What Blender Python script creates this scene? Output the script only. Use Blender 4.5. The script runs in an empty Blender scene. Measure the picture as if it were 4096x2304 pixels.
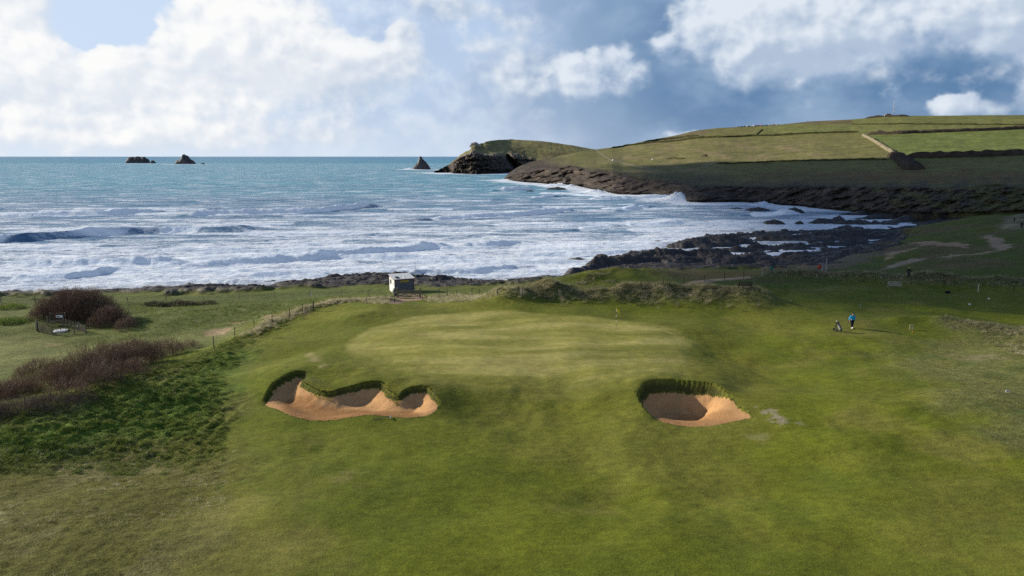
import bpy, math, random
import numpy as np
from mathutils import Vector, Matrix
random.seed(7)
rng = np.random.default_rng(7)
sc = bpy.context.scene
COL = sc.collection
PI = math.pi
def smooth(a, b, x):
    t = np.clip((x - a) / (b - a), 0, 1)
    return t * t * (3 - 2 * t)

# ------------------------------------------------------------------ camera
F, PITCH, CAMZ = 3154.0, math.radians(9.48), 26.0
SP, CP_ = math.sin(PITCH), math.cos(PITCH)
cam = bpy.data.cameras.new('camera')
cam.sensor_width = 36.0
cam.lens = 36.0 * F / 4096.0
cam.clip_start, cam.clip_end = 0.5, 90000.0
camo = bpy.data.objects.new('camera', cam)
COL.objects.link(camo)
camo.location = (0, 0, CAMZ)
camo.rotation_euler = (PI / 2 - PITCH, math.radians(0.0), 0)
sc.camera = camo
sc.view_settings.view_transform = 'Standard'
sc.view_settings.look = 'None'
sc.view_settings.gamma = 1.0
sc.view_settings.exposure = 0.36
sc.view_settings.use_curve_mapping = False
sc.cycles.max_bounces = 5
sc.cycles.use_adaptive_sampling = True
sc.cycles.adaptive_threshold = 0.012
sc.cycles.adaptive_min_samples = 48
sc.cycles.time_limit = 700.0
sc.cycles.use_denoising = False          # a little grain, as in the photograph
sc.cycles.transparent_max_bounces = 8

# ------------------------------------------------------------------ sun
SUN_EL, SUN_AZ = math.radians(22.0), math.radians(-70.0)      # azimuth from +y, negative = left
SUN = Vector((math.sin(SUN_AZ) * math.cos(SUN_EL), math.cos(SUN_AZ) * math.cos(SUN_EL), math.sin(SUN_EL)))
ld = bpy.data.lights.new('sun', 'SUN')
ld.energy, ld.angle, ld.color = 5.0, math.radians(0.53), (1.0, 0.91, 0.76)
lo = bpy.data.objects.new('sun', ld)
COL.objects.link(lo)
lo.rotation_euler = SUN.to_track_quat('Z', 'Y').to_euler()

# ------------------------------------------------------------------ sky
class NT:
    """small helper to write node trees as expressions"""
    def __init__(self, tree):
        self.t = tree
        self.n = tree.nodes
        self.l = tree.links
    def put(self, sock, v):
        if v is None: return
        if isinstance(v, bpy.types.NodeSocket): self.l.new(v, sock)
        else: sock.default_value = v
    def node(self, typ, **kw):
        nd = self.n.new(typ)
        for k, v in kw.items(): setattr(nd, k, v)
        return nd
    def m(self, op, a, b=None, c=None, clamp=False):
        nd = self.n.new('ShaderNodeMath'); nd.operation = op; nd.use_clamp = clamp
        self.put(nd.inputs[0], a); self.put(nd.inputs[1], b); self.put(nd.inputs[2], c)
        return nd.outputs[0]
    def xyz(self, x, y, z=0.0):
        nd = self.n.new('ShaderNodeCombineXYZ')
        self.put(nd.inputs[0], x); self.put(nd.inputs[1], y); self.put(nd.inputs[2], z)
        return nd.outputs[0]
    def sep(self, v):
        nd = self.n.new('ShaderNodeSeparateXYZ'); self.put(nd.inputs[0], v)
        return nd.outputs
    def noise(self, vec, scale, detail=5, rough=0.55, dist=0.0, lac=2.0):
        nd = self.n.new('ShaderNodeTexNoise')
        self.put(nd.inputs['Vector'], vec)
        nd.inputs['Scale'].default_value = scale; nd.inputs['Detail'].default_value = detail
        nd.inputs['Roughness'].default_value = rough; nd.inputs['Distortion'].default_value = dist
        nd.inputs['Lacunarity'].default_value = lac
        return nd.outputs[0]
    def map(self, v, a, b, c=0.0, d=1.0, kind='SMOOTHSTEP'):
        nd = self.n.new('ShaderNodeMapRange'); nd.interpolation_type = kind
        self.put(nd.inputs[0], v)
        for i, q in enumerate((a, b, c, d)): self.put(nd.inputs[i + 1], q)
        return nd.outputs[0]
    def mix(self, f, a, b, blend='MIX'):
        nd = self.n.new('ShaderNodeMix'); nd.data_type = 'RGBA'; nd.blend_type = blend
        self.put(nd.inputs[0], f)
        for s, v in ((nd.inputs[6], a), (nd.inputs[7], b)):
            if isinstance(v, (tuple, list)) and len(v) == 3: v = (*v, 1.0)
            self.put(s, v)
        return nd.outputs[2]
    def vmul(self, v, xyz):
        nd = self.n.new('ShaderNodeVectorMath'); nd.operation = 'MULTIPLY'
        self.put(nd.inputs[0], v); nd.inputs[1].default_value = xyz
        return nd.outputs[0]

world = bpy.data.worlds.new('World')
sc.world = world
world.use_nodes = True
w = NT(world.node_tree)
w.n.clear()
tc = w.node('ShaderNodeTexCoord')
sx, sy, sz = w.sep(tc.outputs['Generated'])[:3]
DEG = 180 / PI
az = w.m('MULTIPLY', w.m('ARCTAN2', sx, sy), DEG)
el = w.m('MULTIPLY', w.m('ARCSINE', sz), DEG)
STR = 0.10
K = 1.0 / STR                                   # cloud colours below are given as seen radiance
nish = w.node('ShaderNodeTexSky')
nish.sky_type = 'NISHITA'; nish.sun_disc = False
nish.sun_elevation = SUN_EL; nish.sun_rotation = SUN_AZ
nish.altitude = 30; nish.air_density = 1.0; nish.dust_density = 1.2; nish.ozone_density = 1.5
# cloud field in degrees of azimuth and elevation: heaps of cumulus plus noise
PUFFS = [  # az, el, rx, ry, weight
    (18.0, 9.4, 5.6, 3.6, 1.0), (24.5, 8.4, 6.2, 3.0, .8), (18.5, 6.4, 4.6, 1.8, .55), (32.2, 9.0, 2.8, 3.4, 1.0), (15.2, 8.6, 2.6, 3.0, .4),
    (2.4, 4.9, 2.9, 1.7, .62), (6.4, 5.6, 2.6, 1.6, .75), (28.6, 3.1, 2.0, .8, .85), (25.2, 3.7, .8, .7, .5), (33.5, 3.9, 1.8, 1.3, .6),
    (10.8, 7.2, 1.2, 1.0, .42), (-17.8, 8.2, 5.0, 3.6, 1.0), (-11.6, 6.0, 5.2, 2.0, .95), (-5.0, 10.6, 2.4, 1.2, .62), (-7.4, 8.4, 1.1, .8, .55),
    (-31.5, 9.8, 3.2, 2.8, 1.0), (-29, 5.2, 9.0, 2.2, 1.1), (-21.0, 2.2, 13.0, 1.5, .62), (-48.0, 9.0, 9.0, 6.0, .9), (-62.0, 6.0, 7.0, 4.0, .8), (14, 1.5, 3.8, .45, .45), (-85, 8, 10, 5, .8),
    (52, 8, 8, 4, .8), (75, 5, 9, 3, .7), (-1.0, 8.0, 4.5, 2.4, .40), (20.5, 3.2, 2.6, .7, .3), (-28.0, 8.0, 1.7, 1.7, -.62), (-25.8, 10.4, 2.6, 2.0, -.62), (-25.0, 7.4, 1.3, 1.2, -.5), (-28, 1.0, 12.0, 1.0, .35)]
v0 = w.xyz(w.m('MULTIPLY', az, 1.0), w.m('MULTIPLY', el, 1.15), 3.7)
v1 = w.xyz(w.m('ADD', az, -0.55), w.m('MULTIPLY_ADD', el, 1.15, 0.60), 3.7)
n_a = w.noise(v0, 0.42, 7, 0.54, 0.1)
n_b = w.noise(v1, 0.42, 3, 0.45, 0.1)
n_c = w.noise(v0, 0.42, 3, 0.45, 0.1)
soft_n = w.node('ShaderNodeTexNoise'); w.l.new(w.xyz(w.m('MULTIPLY', az, .6), w.m('MULTIPLY', el, 1.0), 1.0), soft_n.inputs['Vector'])
soft_n.inputs['Scale'].default_value = .26; soft_n.inputs['Detail'].default_value = 4; soft_n.inputs['Roughness'].default_value = .5
soft = soft_n.outputs[0]
cr, cg, cb = w.sep(soft_n.outputs[1])[:3]
wa = w.m('MULTIPLY_ADD', w.m('SUBTRACT', cg, .5), 4.0, az)
we = w.m('MULTIPLY_ADD', w.m('SUBTRACT', cb, .5), 2.2, el)
tot = grad = None
for (pa, pe, rx, ry, wt) in PUFFS:
    dx = w.m('MULTIPLY_ADD', wa, 1 / rx, -pa / rx)
    dy = w.m('MULTIPLY_ADD', we, 1 / ry, -pe / ry)
    q2 = w.m('MULTIPLY_ADD', dx, dx, w.m('MULTIPLY', dy, dy))
    g = w.m('MULTIPLY', w.m('EXPONENT', w.m('MULTIPLY', w.m('MULTIPLY', q2, q2), -0.55)), wt)      # flat-topped heaps with firm flanks
    tot = g if tot is None else w.m('ADD', tot, g)
    gr = w.m('MULTIPLY', w.m('MULTIPLY_ADD', dx, -.30, w.m('MULTIPLY', dy, .85)), g)
    grad = gr if grad is None else w.m('ADD', grad, gr)
high = w.m('MULTIPLY', w.map(el, 10.0, 22.0), w.m('MULTIPLY', w.noise(w.vmul(tc.outputs['Generated'], (1, 1, 1.6)), 2.3, 3, .5), 0.6))
tot = w.m('MINIMUM', w.m('ADD', tot, high), 1.0)
d0 = w.m('MULTIPLY_ADD', w.m('SUBTRACT', n_a, .5), 1.55, tot)
sft = w.map(grad, -.45, .35, .44, .15)                   # firm tops, frayed undersides
cover = w.map(d0, w.m('SUBTRACT', .50, sft), w.m('ADD', .50, sft))
lit = w.map(w.m('MULTIPLY_ADD', grad, .62, w.m('MULTIPLY_ADD', w.m('SUBTRACT', n_a, n_c), .65, w.m('MULTIPLY', w.m('SUBTRACT', n_c, n_b), 2.2))), -0.55, 0.50)
# air and far rain cloud behind the heaps
azn = w.m('MULTIPLY_ADD', w.m('SUBTRACT', soft, .5), 22.0, az)
left = w.map(azn, -20.0, 7.0, 1.0, 0.0)          # toward the sun: bright air
rightm = w.map(azn, -5.0, 11.0)                   # the dark shower bank
base = w.mix(0.75, nish.outputs[0], tuple(c * K for c in (0.33, 0.45, 0.66)))
bright = tuple(c * K for c in (0.50, 0.60, 0.74))
storm = w.mix(w.map(soft, .34, .72), tuple(c * K for c in (0.072, 0.158, 0.295)), tuple(c * K for c in (0.220, 0.315, 0.455)))
base = w.mix(w.m('MULTIPLY', left, .75), base, bright)
# grey veil of cloud over the middle of the sea
veil = w.m('MULTIPLY', w.map(w.m('ABSOLUTE', w.m('ADD', azn, 5.0)), 5.0, 17.0, 1.0, 0.0), w.map(soft, .3, .6, .45, 1.0))
base = w.mix(w.m('MULTIPLY', veil, .7), base, w.mix(w.map(n_a, .35, .65), tuple(c * K for c in (0.36, 0.45, 0.60)), tuple(c * K for c in (0.55, 0.61, 0.70))))
backf = w.map(w.m('ABSOLUTE', az), 60.0, 110.0, 1.0, .3)
base = w.mix(w.m('MULTIPLY', w.m('MULTIPLY', rightm, .93), backf), base, storm)
lowr = w.m('MULTIPLY', w.map(el, 0.0, 4.5, 1.0, 0.0), w.map(azn, -30.0, 13.0, .9, .14))
base = w.mix(lowr, base, tuple(c * K for c in (0.56, 0.63, 0.72)))
cl_lit = w.mix(left, tuple(c * K for c in (0.60, 0.65, 0.71)), tuple(c * K for c in (0.775, 0.77, 0.76)))
cl_dark = w.mix(left, tuple(c * K for c in (0.25, 0.34, 0.48)), tuple(c * K for c in (0.53, 0.585, 0.66)))
body = w.m('MULTIPLY_ADD', w.map(d0, .5, 1.1), .30, w.m('MULTIPLY', lit, .80), clamp=True)
cloud = w.mix(body, cl_dark, cl_lit)
final = w.mix(w.m('MULTIPLY', cover, .96), base, cloud)
# higher up the gaps are deeper blue
final = w.mix(w.m('MULTIPLY', w.map(el, 12.0, 36.0), .85), final, w.mix(cover, tuple(c * K for c in (0.020, 0.058, 0.15)), tuple(c * K for c in (0.14, 0.175, 0.235))))
bg = w.node('ShaderNodeBackground')
w.l.new(final, bg.inputs[0]); bg.inputs[1].default_value = STR
wo = w.node('ShaderNodeOutputWorld')
w.l.new(bg.outputs[0], wo.inputs[0])
world.cycles.sampling_method = 'MANUAL'
world.cycles.sample_map_resolution = 192

# ------------------------------------------------------------------ helpers: noise, projection, meshes
_perm = rng.permutation(1024).astype(np.int32)
_ang = rng.random(1024) * 2 * PI
_gx, _gy = np.cos(_ang).astype(np.float32), np.sin(_ang).astype(np.float32)
def pn(x, y, s=0):
    x = np.asarray(x, float) + s * 17.31; y = np.asarray(y, float) - s * 9.77
    xi = np.floor(x).astype(np.int32); yi = np.floor(y).astype(np.int32)
    fx, fy = (x - xi).astype(np.float32), (y - yi).astype(np.float32)
    def g(ix, iy, dx, dy):
        h = _perm[(ix + _perm[iy & 1023]) & 1023]
        return _gx[h] * dx + _gy[h] * dy
    u = fx * fx * fx * (fx * (fx * 6 - 15) + 10); v = fy * fy * fy * (fy * (fy * 6 - 15) + 10)
    a = g(xi, yi, fx, fy); b = g(xi + 1, yi, fx - 1, fy)
    c = g(xi, yi + 1, fx, fy - 1); d = g(xi + 1, yi + 1, fx - 1, fy - 1)
    return (a + u * (b - a)) * (1 - v) + (c + u * (d - c)) * v
def fbm(x, y, o=4, s=0, gain=.5):
    t, a, f = 0, 1.0, 1.0
    for i in range(o):
        t = t + a * pn(x * f, y * f, s + i * 3); a *= gain; f *= 2.03
    return t
def ridged(x, y, o=4, s=0, gain=.5):
    t, a, f = 0, 1.0, 1.0
    for i in range(o):
        t = t + a * (1 - 2.4 * np.abs(pn(x * f, y * f, s + i * 3))); a *= gain; f *= 2.03
    return t

def ray(u, v):
    a, b = (u - 2048.0) / F, (1152.0 - v) / F
    return np.array([a, CP_ + b * SP, -SP + b * CP_])
def P(u, v, z=0.0):                       # point of the sight line at height z
    d = ray(u, v); t = (z - CAMZ) / d[2]
    return np.array([d[0] * t, d[1] * t, z])
def PD(u, v, dist):                       # point of the sight line at ground distance y = dist
    d = ray(u, v); t = dist / d[1]
    return np.array([d[0] * t, dist, CAMZ + d[2] * t])

def new_obj(name, me, mat=None, parent=None, loc=None):
    o = bpy.data.objects.new(name, me); COL.objects.link(o)
    if mat is not None and me is not None and hasattr(me, 'materials') and not len(me.materials): me.materials.append(mat)
    if parent is not None: o.parent = parent
    if loc is not None: o.location = loc
    return o
def np_mesh(name, V, Fq, smooth_=True):
    """V (n,3); Fq (m,3) or (m,4)"""
    V = np.asarray(V, np.float32); Fq = np.asarray(Fq, np.int32)
    me = bpy.data.meshes.new(name)
    k = Fq.shape[1]
    me.vertices.add(len(V)); me.vertices.foreach_set('co', V.ravel())
    me.loops.add(Fq.size); me.loops.foreach_set('vertex_index', Fq.ravel())
    me.polygons.add(len(Fq))
    me.polygons.foreach_set('loop_start', np.arange(0, Fq.size, k, dtype=np.int32))
    me.polygons.foreach_set('loop_total', np.full(len(Fq), k, np.int32))
    if smooth_: me.polygons.foreach_set('use_smooth', np.ones(len(Fq), bool))
    me.update(calc_edges=True)
    return me
def set_col(me, name, C3):
    C4 = np.ones((len(C3), 4), np.float32); C4[:, :3] = C3
    at = me.attributes.new(name, 'FLOAT_COLOR', 'POINT'); at.data.foreach_set('color', C4.ravel())
def set_f(me, name, arr):
    at = me.attributes.new(name, 'FLOAT', 'POINT'); at.data.foreach_set('value', np.asarray(arr, np.float32))
def grid_faces(nr, nc):
    i = np.arange(nr * nc).reshape(nr, nc)
    return np.stack([i[:-1, :-1], i[:-1, 1:], i[1:, 1:], i[1:, :-1]], -1).reshape(-1, 4)
def tag(o, label=None, cat=None, group=None, kind=None):
    if label: o['label'] = label
    if cat: o['category'] = cat
    if group: o['group'] = group
    if kind: o['kind'] = kind
    return o
def empty(name, loc, rz=0.0, label=None, cat=None, group=None):
    o = bpy.data.objects.new(name, None); COL.objects.link(o)
    o.location = loc; o.rotation_euler = (0, 0, rz); o.empty_display_size = .2
    return tag(o, label, cat, group)

class MB:
    def __init__(self): self.v, self.f = [], []
    def add(self, vs, fs):
        n = len(self.v); self.v += [tuple(p) for p in vs]; self.f += [tuple(i + n for i in q) for q in fs]
        return self
    def box(self, c, s, rz=0.0, rot=None, taper=1.0):
        R = rot if rot is not None else Matrix.Rotation(rz, 3, 'Z')
        vs = []
        for k in (-1, 1):
            t = taper if k > 0 else 1.0
            for (i, j) in ((-1, -1), (1, -1), (1, 1), (-1, 1)):
                vs.append(Vector(c) + R @ Vector((i * s[0] / 2 * t, j * s[1] / 2 * t, k * s[2] / 2)))
        return self.add(vs, [(3, 2, 1, 0), (4, 5, 6, 7), (0, 1, 5, 4), (1, 2, 6, 5), (2, 3, 7, 6), (3, 0, 4, 7)])
    def bar(self, a, b, wd, th):          # rectangular bar from a to b
        a, b = Vector(a), Vector(b); d = b - a
        R = d.to_track_quat('Z', 'Y').to_matrix()
        return self.box((a + b) / 2, (wd, th, d.length), rot=R)
    def tube(self, pts, rad, n=8, cap=True):
        pts = [Vector(p) for p in pts]
        rad = rad if isinstance(rad, (list, tuple)) else [rad] * len(pts)
        vs, fs = [], []
        for i, p in enumerate(pts):
            d = (pts[min(i + 1, len(pts) - 1)] - pts[max(i - 1, 0)]).normalized()
            R = d.to_track_quat('Z', 'Y').to_matrix()
            for k in range(n):
                a = 2 * PI * k / n
                vs.append(p + R @ Vector((math.cos(a) * rad[i], math.sin(a) * rad[i], 0)))
        for i in range(len(pts) - 1):
            for k in range(n):
                fs.append((i * n + k, i * n + (k + 1) % n, (i + 1) * n + (k + 1) % n, (i + 1) * n + k))
        if cap:
            fs.append(tuple(range(n - 1, -1, -1))); fs.append(tuple(range((len(pts) - 1) * n, len(pts) * n)))
        return self.add(vs, fs)
    def ball(self, c, r, n=10, m=7, rot=None):
        r = r if isinstance(r, (list, tuple)) else (r, r, r)
        R = rot if rot is not None else Matrix.Identity(3)
        vs = [Vector(c) + R @ Vector((0, 0, r[2]))]
        for i in range(1, m):
            t = PI * i / m
            for k in range(n):
                a = 2 * PI * k / n
                vs.append(Vector(c) + R @ Vector((r[0] * math.sin(t) * math.cos(a), r[1] * math.sin(t) * math.sin(a), r[2] * math.cos(t))))
        vs.append(Vector(c) + R @ Vector((0, 0, -r[2])))
        fs = [(0, 1 + k, 1 + (k + 1) % n) for k in range(n)]
        for i in range(m - 2):
            for k in range(n):
                a = 1 + i * n
                fs.append((a + k, a + n + k, a + n + (k + 1) % n, a + (k + 1) % n))
        L = len(vs) - 1; a = 1 + (m - 2) * n
        fs += [(a + (k + 1) % n, a + k, L) for k in range(n)]
        return self.add(vs, fs)
    def build(self, name, mat=None, parent=None, loc=None, smooth_=False, bevel=0.0):
        me = bpy.data.meshes.new(name); me.from_pydata(self.v, [], self.f)
        if smooth_: me.polygons.foreach_set('use_smooth', [True] * len(me.polygons))
        o = new_obj(name, me, mat, parent, loc)
        if bevel:
            md = o.modifiers.new('bevel', 'BEVEL'); md.width = bevel; md.segments = 2; md.limit_method = 'ANGLE'
        return o

# ------------------------------------------------------------------ materials
def principled(name, base=(.5, .5, .5), rough=.7, spec=.3, metal=0.0):
    m = bpy.data.materials.new(name); m.use_nodes = True
    b = m.node_tree.nodes['Principled BSDF']
    b.inputs['Base Color'].default_value = (*base, 1); b.inputs['Roughness'].default_value = rough
    b.inputs['Specular IOR Level'].default_value = spec; b.inputs['Metallic'].default_value = metal
    return m, NT(m.node_tree), b
def simple(name, base, rough=.7, spec=.3, metal=0.0, var=.25, scale=9.0, bump=0.0):
    """a plain coloured material with mottling and a little relief"""
    m, n, b = principled(name, base, rough, spec, metal)
    g = n.node('ShaderNodeTexCoord').outputs['Object']
    k = n.noise(g, scale, 4, .6)
    f = n.map(k, .25, .75, 1 - var, 1 + var, 'LINEAR')
    n.l.new(n.mix(1.0, base, n.xyz(f, f, f), 'MULTIPLY'), b.inputs['Base Color'])
    if bump:
        bn = n.node('ShaderNodeBump'); bn.inputs['Strength'].default_value = .6; bn.inputs['Distance'].default_value = bump
        n.l.new(k, bn.inputs['Height']); n.l.new(bn.outputs[0], b.inputs['Normal'])
    return m
def wood(name, base, var=.35):
    m, n, b = principled(name, base, .8, .2)
    g = n.node('ShaderNodeTexCoord').outputs['Object']
    k = n.noise(n.vmul(g, (14, 14, 2.0)), 2.0, 4, .6)
    k2 = n.noise(g, 1.3, 2, .5)
    f = n.m('MULTIPLY', n.map(k, .25, .75, 1 - var, 1 + var, 'LINEAR'), n.map(k2, .3, .7, .8, 1.2, 'LINEAR'))
    n.l.new(n.mix(1.0, base, n.xyz(f, f, f), 'MULTIPLY'), b.inputs['Base Color'])
    bn = n.node('ShaderNodeBump'); bn.inputs['Strength'].default_value = .5; bn.inputs['Distance'].default_value = .01
    n.l.new(k, bn.inputs['Height']); n.l.new(bn.outputs[0], b.inputs['Normal'])
    return m
def blade_mat(name, c0, c1, rough=.6, trans=.35):
    """grass and twig material; every instance and every patch a shade of its own"""
    m, n, b = principled(name, c0, rough, .25)
    oi = n.node('ShaderNodeObjectInfo')
    gp = n.node('ShaderNodeNewGeometry').outputs['Position']
    k = n.m('MULTIPLY_ADD', n.noise(gp, .35, 3, .6), 1.1, n.m('MULTIPLY', n.m('SUBTRACT', oi.outputs['Random'], .5), .55))
    cc = n.mix(n.map(k, .25, .85), c0, c1)
    n.l.new(cc, b.inputs['Base Color'])
    tl = n.node('ShaderNodeBsdfTranslucent'); n.l.new(cc, tl.inputs['Color'])
    ms = n.node('ShaderNodeMixShader'); ms.inputs[0].default_value = trans
    n.l.new(b.outputs[0], ms.inputs[1]); n.l.new(tl.outputs[0], ms.inputs[2])
    n.l.new(ms.outputs[0], n.t.nodes['Material Output'].inputs['Surface'])
    return m
M = {}
M['white_paint'] = simple('white_paint', (.74, .73, .69), .55, .3, var=.08, scale=3)
M['roof'] = simple('white_roof_sheet', (.72, .72, .70), .45, .4, var=.06, scale=2)
M['grey_boards'] = wood('grey_front_boards', (.13, .135, .155), .25)  # hut front, a darker grey than the white side boards
M['red_trim'] = simple('red_brown_trim', (.17, .05, .035), .6)
M['wood_grey'] = wood('weathered_grey_wood', (.20, .165, .125))
M['wood_dark'] = wood('dark_creosoted_wood', (.045, .036, .030))
M['wood_pale'] = wood('pale_bleached_wood', (.40, .34, .27))
M['wood_gate'] = wood('gate_wood', (.19, .165, .115))
M['black'] = simple('black_plastic', (.012, .012, .014), .45, .4)
M['dark_metal'] = simple('dark_metal', (.05, .05, .055), .4, .5, .6)
M['metal'] = simple('galvanised_metal', (.42, .43, .44), .4, .5, .7)
M['silver'] = simple('silver_fabric', (.55, .54, .53), .5, .4, var=.12)
M['blue_jacket'] = simple('bright_blue_jacket', (.015, .33, .62), .55, .3, var=.15, scale=6)
M['navy'] = simple('navy_cloth', (.010, .013, .028), .8, .1)
M['skin'] = simple('skin', (.52, .30, .21), .55, .3, var=.06)
M['blond'] = simple('blond_hair', (.48, .33, .16), .6)
M['dark_hair'] = simple('dark_hair', (.03, .02, .015), .6)
M['dark_coat'] = simple('dark_coat', (.018, .017, .022), .8, .15)
M['green_cloth'] = simple('green_plastic', (.02, .16, .12), .6)
M['yellow'] = simple('yellow_cloth', (.75, .58, .03), .6, .2, var=.08)
M['white'] = simple('white_plastic', (.78, .78, .77), .4, .4, var=.05)
M['red'] = simple('red_plastic', (.58, .045, .025), .4, .4, var=.1)
M['orange'] = simple('orange_plastic', (.75, .16, .03), .4, .4, var=.1)
M['sign_yellow'] = simple('yellow_sign_paint', (.50, .40, .035), .5, .3, var=.08)
M['sign_cream'] = simple('cream_sign_board', (.62, .48, .22), .6, .2, var=.08)
M['sign_blue'] = simple('blue_grey_sign', (.17, .26, .40), .4, .4, var=.1)
M['tank_green'] = simple('green_painted_tank', (.085, .12, .095), .5, .3)
M['glass'] = principled('dark_window_glass', (.02, .025, .03), .08, .5)[0]
M['stone'] = simple('field_stone', (.26, .24, .20), .85, .2, var=.4, scale=2, bump=.05)
# ------------------------------------------------------------------ near land: one height function
CPTS = [
 (-400,2400,5.6),(2048,2400,5.9),(4500,2400,6.0),(0,2000,5.9),(1000,2000,5.9),(2048,2000,5.9),(3000,2000,5.9),(4096,2000,6.2),
 (1200,1750,5.9),(2000,1750,6.0),(2500,1750,5.9),(3200,1750,6.0),(3800,1750,6.4),(4300,1700,6.6),
 (250,1840,5.6),(700,1790,5.6),(950,1620,5.9),(-200,1800,6.3),
 (0,1715,6.6),(300,1640,6.8),(560,1530,6.8),(820,1420,6.5),
 (0,1600,5.2),(200,1480,4.5),(550,1400,4.6),
 (0,1400,4.4),(400,1350,4.4),(800,1310,4.8),(0,1260,4.5),(500,1230,4.8),(900,1215,5.0),(1100,1240,5.3),(-300,1300,4.4),
 (900,1380,5.6),(1040,1310,6.1),(1220,1250,6.5),(1420,1215,6.7),
 (1000,1500,6.4),(1150,1400,6.8),(1270,1320,7.0),
 (1450,1390,7.5),(2050,1540,7.1),(2050,1400,7.6),(2700,1380,7.35),(2000,1290,7.75),(2450,1300,7.6),(1700,1440,7.45),(2400,1480,7.3),
 (1600,1222,7.35),(2000,1207,7.8),(2300,1228,7.6),
 (1640,1192,5.9),(1500,1184,5.6),(1900,1182,6.2),(2200,1172,6.0),
 (2930,1420,6.6),(3000,1400,6.65),(3400,1313,7.0),(3200,1230,7.0),(3700,1300,7.1),(4096,1400,7.2),(3000,1560,6.4),(3500,1560,6.6),(4096,1560,6.9),(4400,1450,7.3),
 (3500,1240,7.2),(4096,1280,7.4),(3500,1180,7.2),(4096,1210,7.5),(2950,1190,6.6),(3150,1150,6.7),
 (3300,1115,6.6),(3700,1125,7.0),(4096,1150,7.4),(4400,1180,7.8),
 (-250,1206,4.8),(300,1204,4.8),(700,1203,4.8),(1000,1190,4.8),(1200,1168,4.6),(1560,1168,5.3),(1800,1167,5.2),(2100,1152,4.8),
 (2300,1122,4.6),(2450,1090,5.2),(2700,1105,5.0),(2950,1098,5.0),(3150,1088,5.3),(2800,1118,5.2),(2500,1125,5.2),
 (3300,1040,3.2),(3600,1045,5.4),(3450,1010,3.2),(3700,1000,6.3),(4096,1080,7.6),(4096,950,8.6),(3850,880,7.0),(4096,862,7.5),(3650,905,3.0),
 (3500,950,1.3),(3300,962,.5),(3120,1000,.0),(2900,1052,.3),(2700,1062,.5),(2550,1062,.3),(3000,972,-.5),(3200,920,-.7),(3420,895,-.6),(3000,1020,-.3),(3200,1050,2.0),(3050,1070,2.5),
 (1198,1488,7.08),(1100,1535,6.85),(1300,1522,6.95),(1400,1538,6.88),(1520,1534,6.85),(1650,1558,6.7),(1745,1590,6.52),(1142,1672,6.08),(1264,1697,5.96),(1478,1681,6.04),(1650,1682,6.04),(1765,1640,6.26),
 (2667,1540,6.78),(2800,1553,6.72),(2560,1600,6.48),(2749,1712,5.9),(2900,1702,5.94),(3012,1670,6.1),(2300,1610,6.15),(2080,1600,6.3),(1900,1620,6.05),
 (4400,1000,9.5),(4500,860,9.0),(3850,960,7.2),
]
WL = [(-300,1200),(300,1195),(600,1185),(900,1170),(1150,1166),(1300,1140),(1480,1124),(1700,1132),(1900,1143),(2200,1143),(2290,1112),(2400,1080),
      (2500,1048),(2700,1026),(2850,1006),(2745,985),(2800,957),(3000,925),(3180,900),(3150,880),(3400,868),(3620,860)]
cp = [P(*c) for c in CPTS] + [P(u, v, 0.0) for u, v in WL]
for u, v in WL[:9]: cp.append(P(u, v, 0.0) + np.array([0, 22, -4.0]))
for u, v in ((2250,1085),(2400,1040),(2550,1005),(2600,970),(2700,930),(2900,895),(3060,870),(3250,852)):
    cp.append(P(u, v, 0.0) + np.array([0, 0, -3.0]))
cp += [np.array([-140., 20, 5.5]), np.array([130., 25, 6.2]), np.array([-150., 190, -8]), np.array([0., 210, -7]), np.array([40., 330, -6]), np.array([110., 345, -3]), np.array([200., 330, 5.])]
cp = np.array(cp)
SC = 60.0
def _phi(r2):
    return 0.5 * r2 * np.log(r2 + 1e-9)
A0 = cp[:, :2] / SC
nC = len(cp)
_K = _phi(((A0[:, None] - A0[None]) ** 2).sum(-1)) + np.eye(nC) * 2e-4
_Pm = np.c_[np.ones(nC), A0]
_S = np.block([[_K, _Pm], [_Pm.T, np.zeros((3, 3))]])
_W = np.linalg.solve(_S, np.r_[cp[:, 2], 0, 0, 0])
def tps(x, y):
    x, y = np.asarray(x, float) / SC, np.asarray(y, float) / SC
    out = np.empty(x.shape)
    xf, yf, of = x.ravel(), y.ravel(), out.reshape(-1)
    for i in range(0, len(xf), 60000):
        a, b = xf[i:i + 60000, None], yf[i:i + 60000, None]
        of[i:i + 60000] = _phi((a - A0[:, 0]) ** 2 + (b - A0[:, 1]) ** 2) @ _W[:nC] + _W[nC] + _W[nC + 1] * a[:, 0] + _W[nC + 2] * b[:, 0]
    return out

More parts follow.
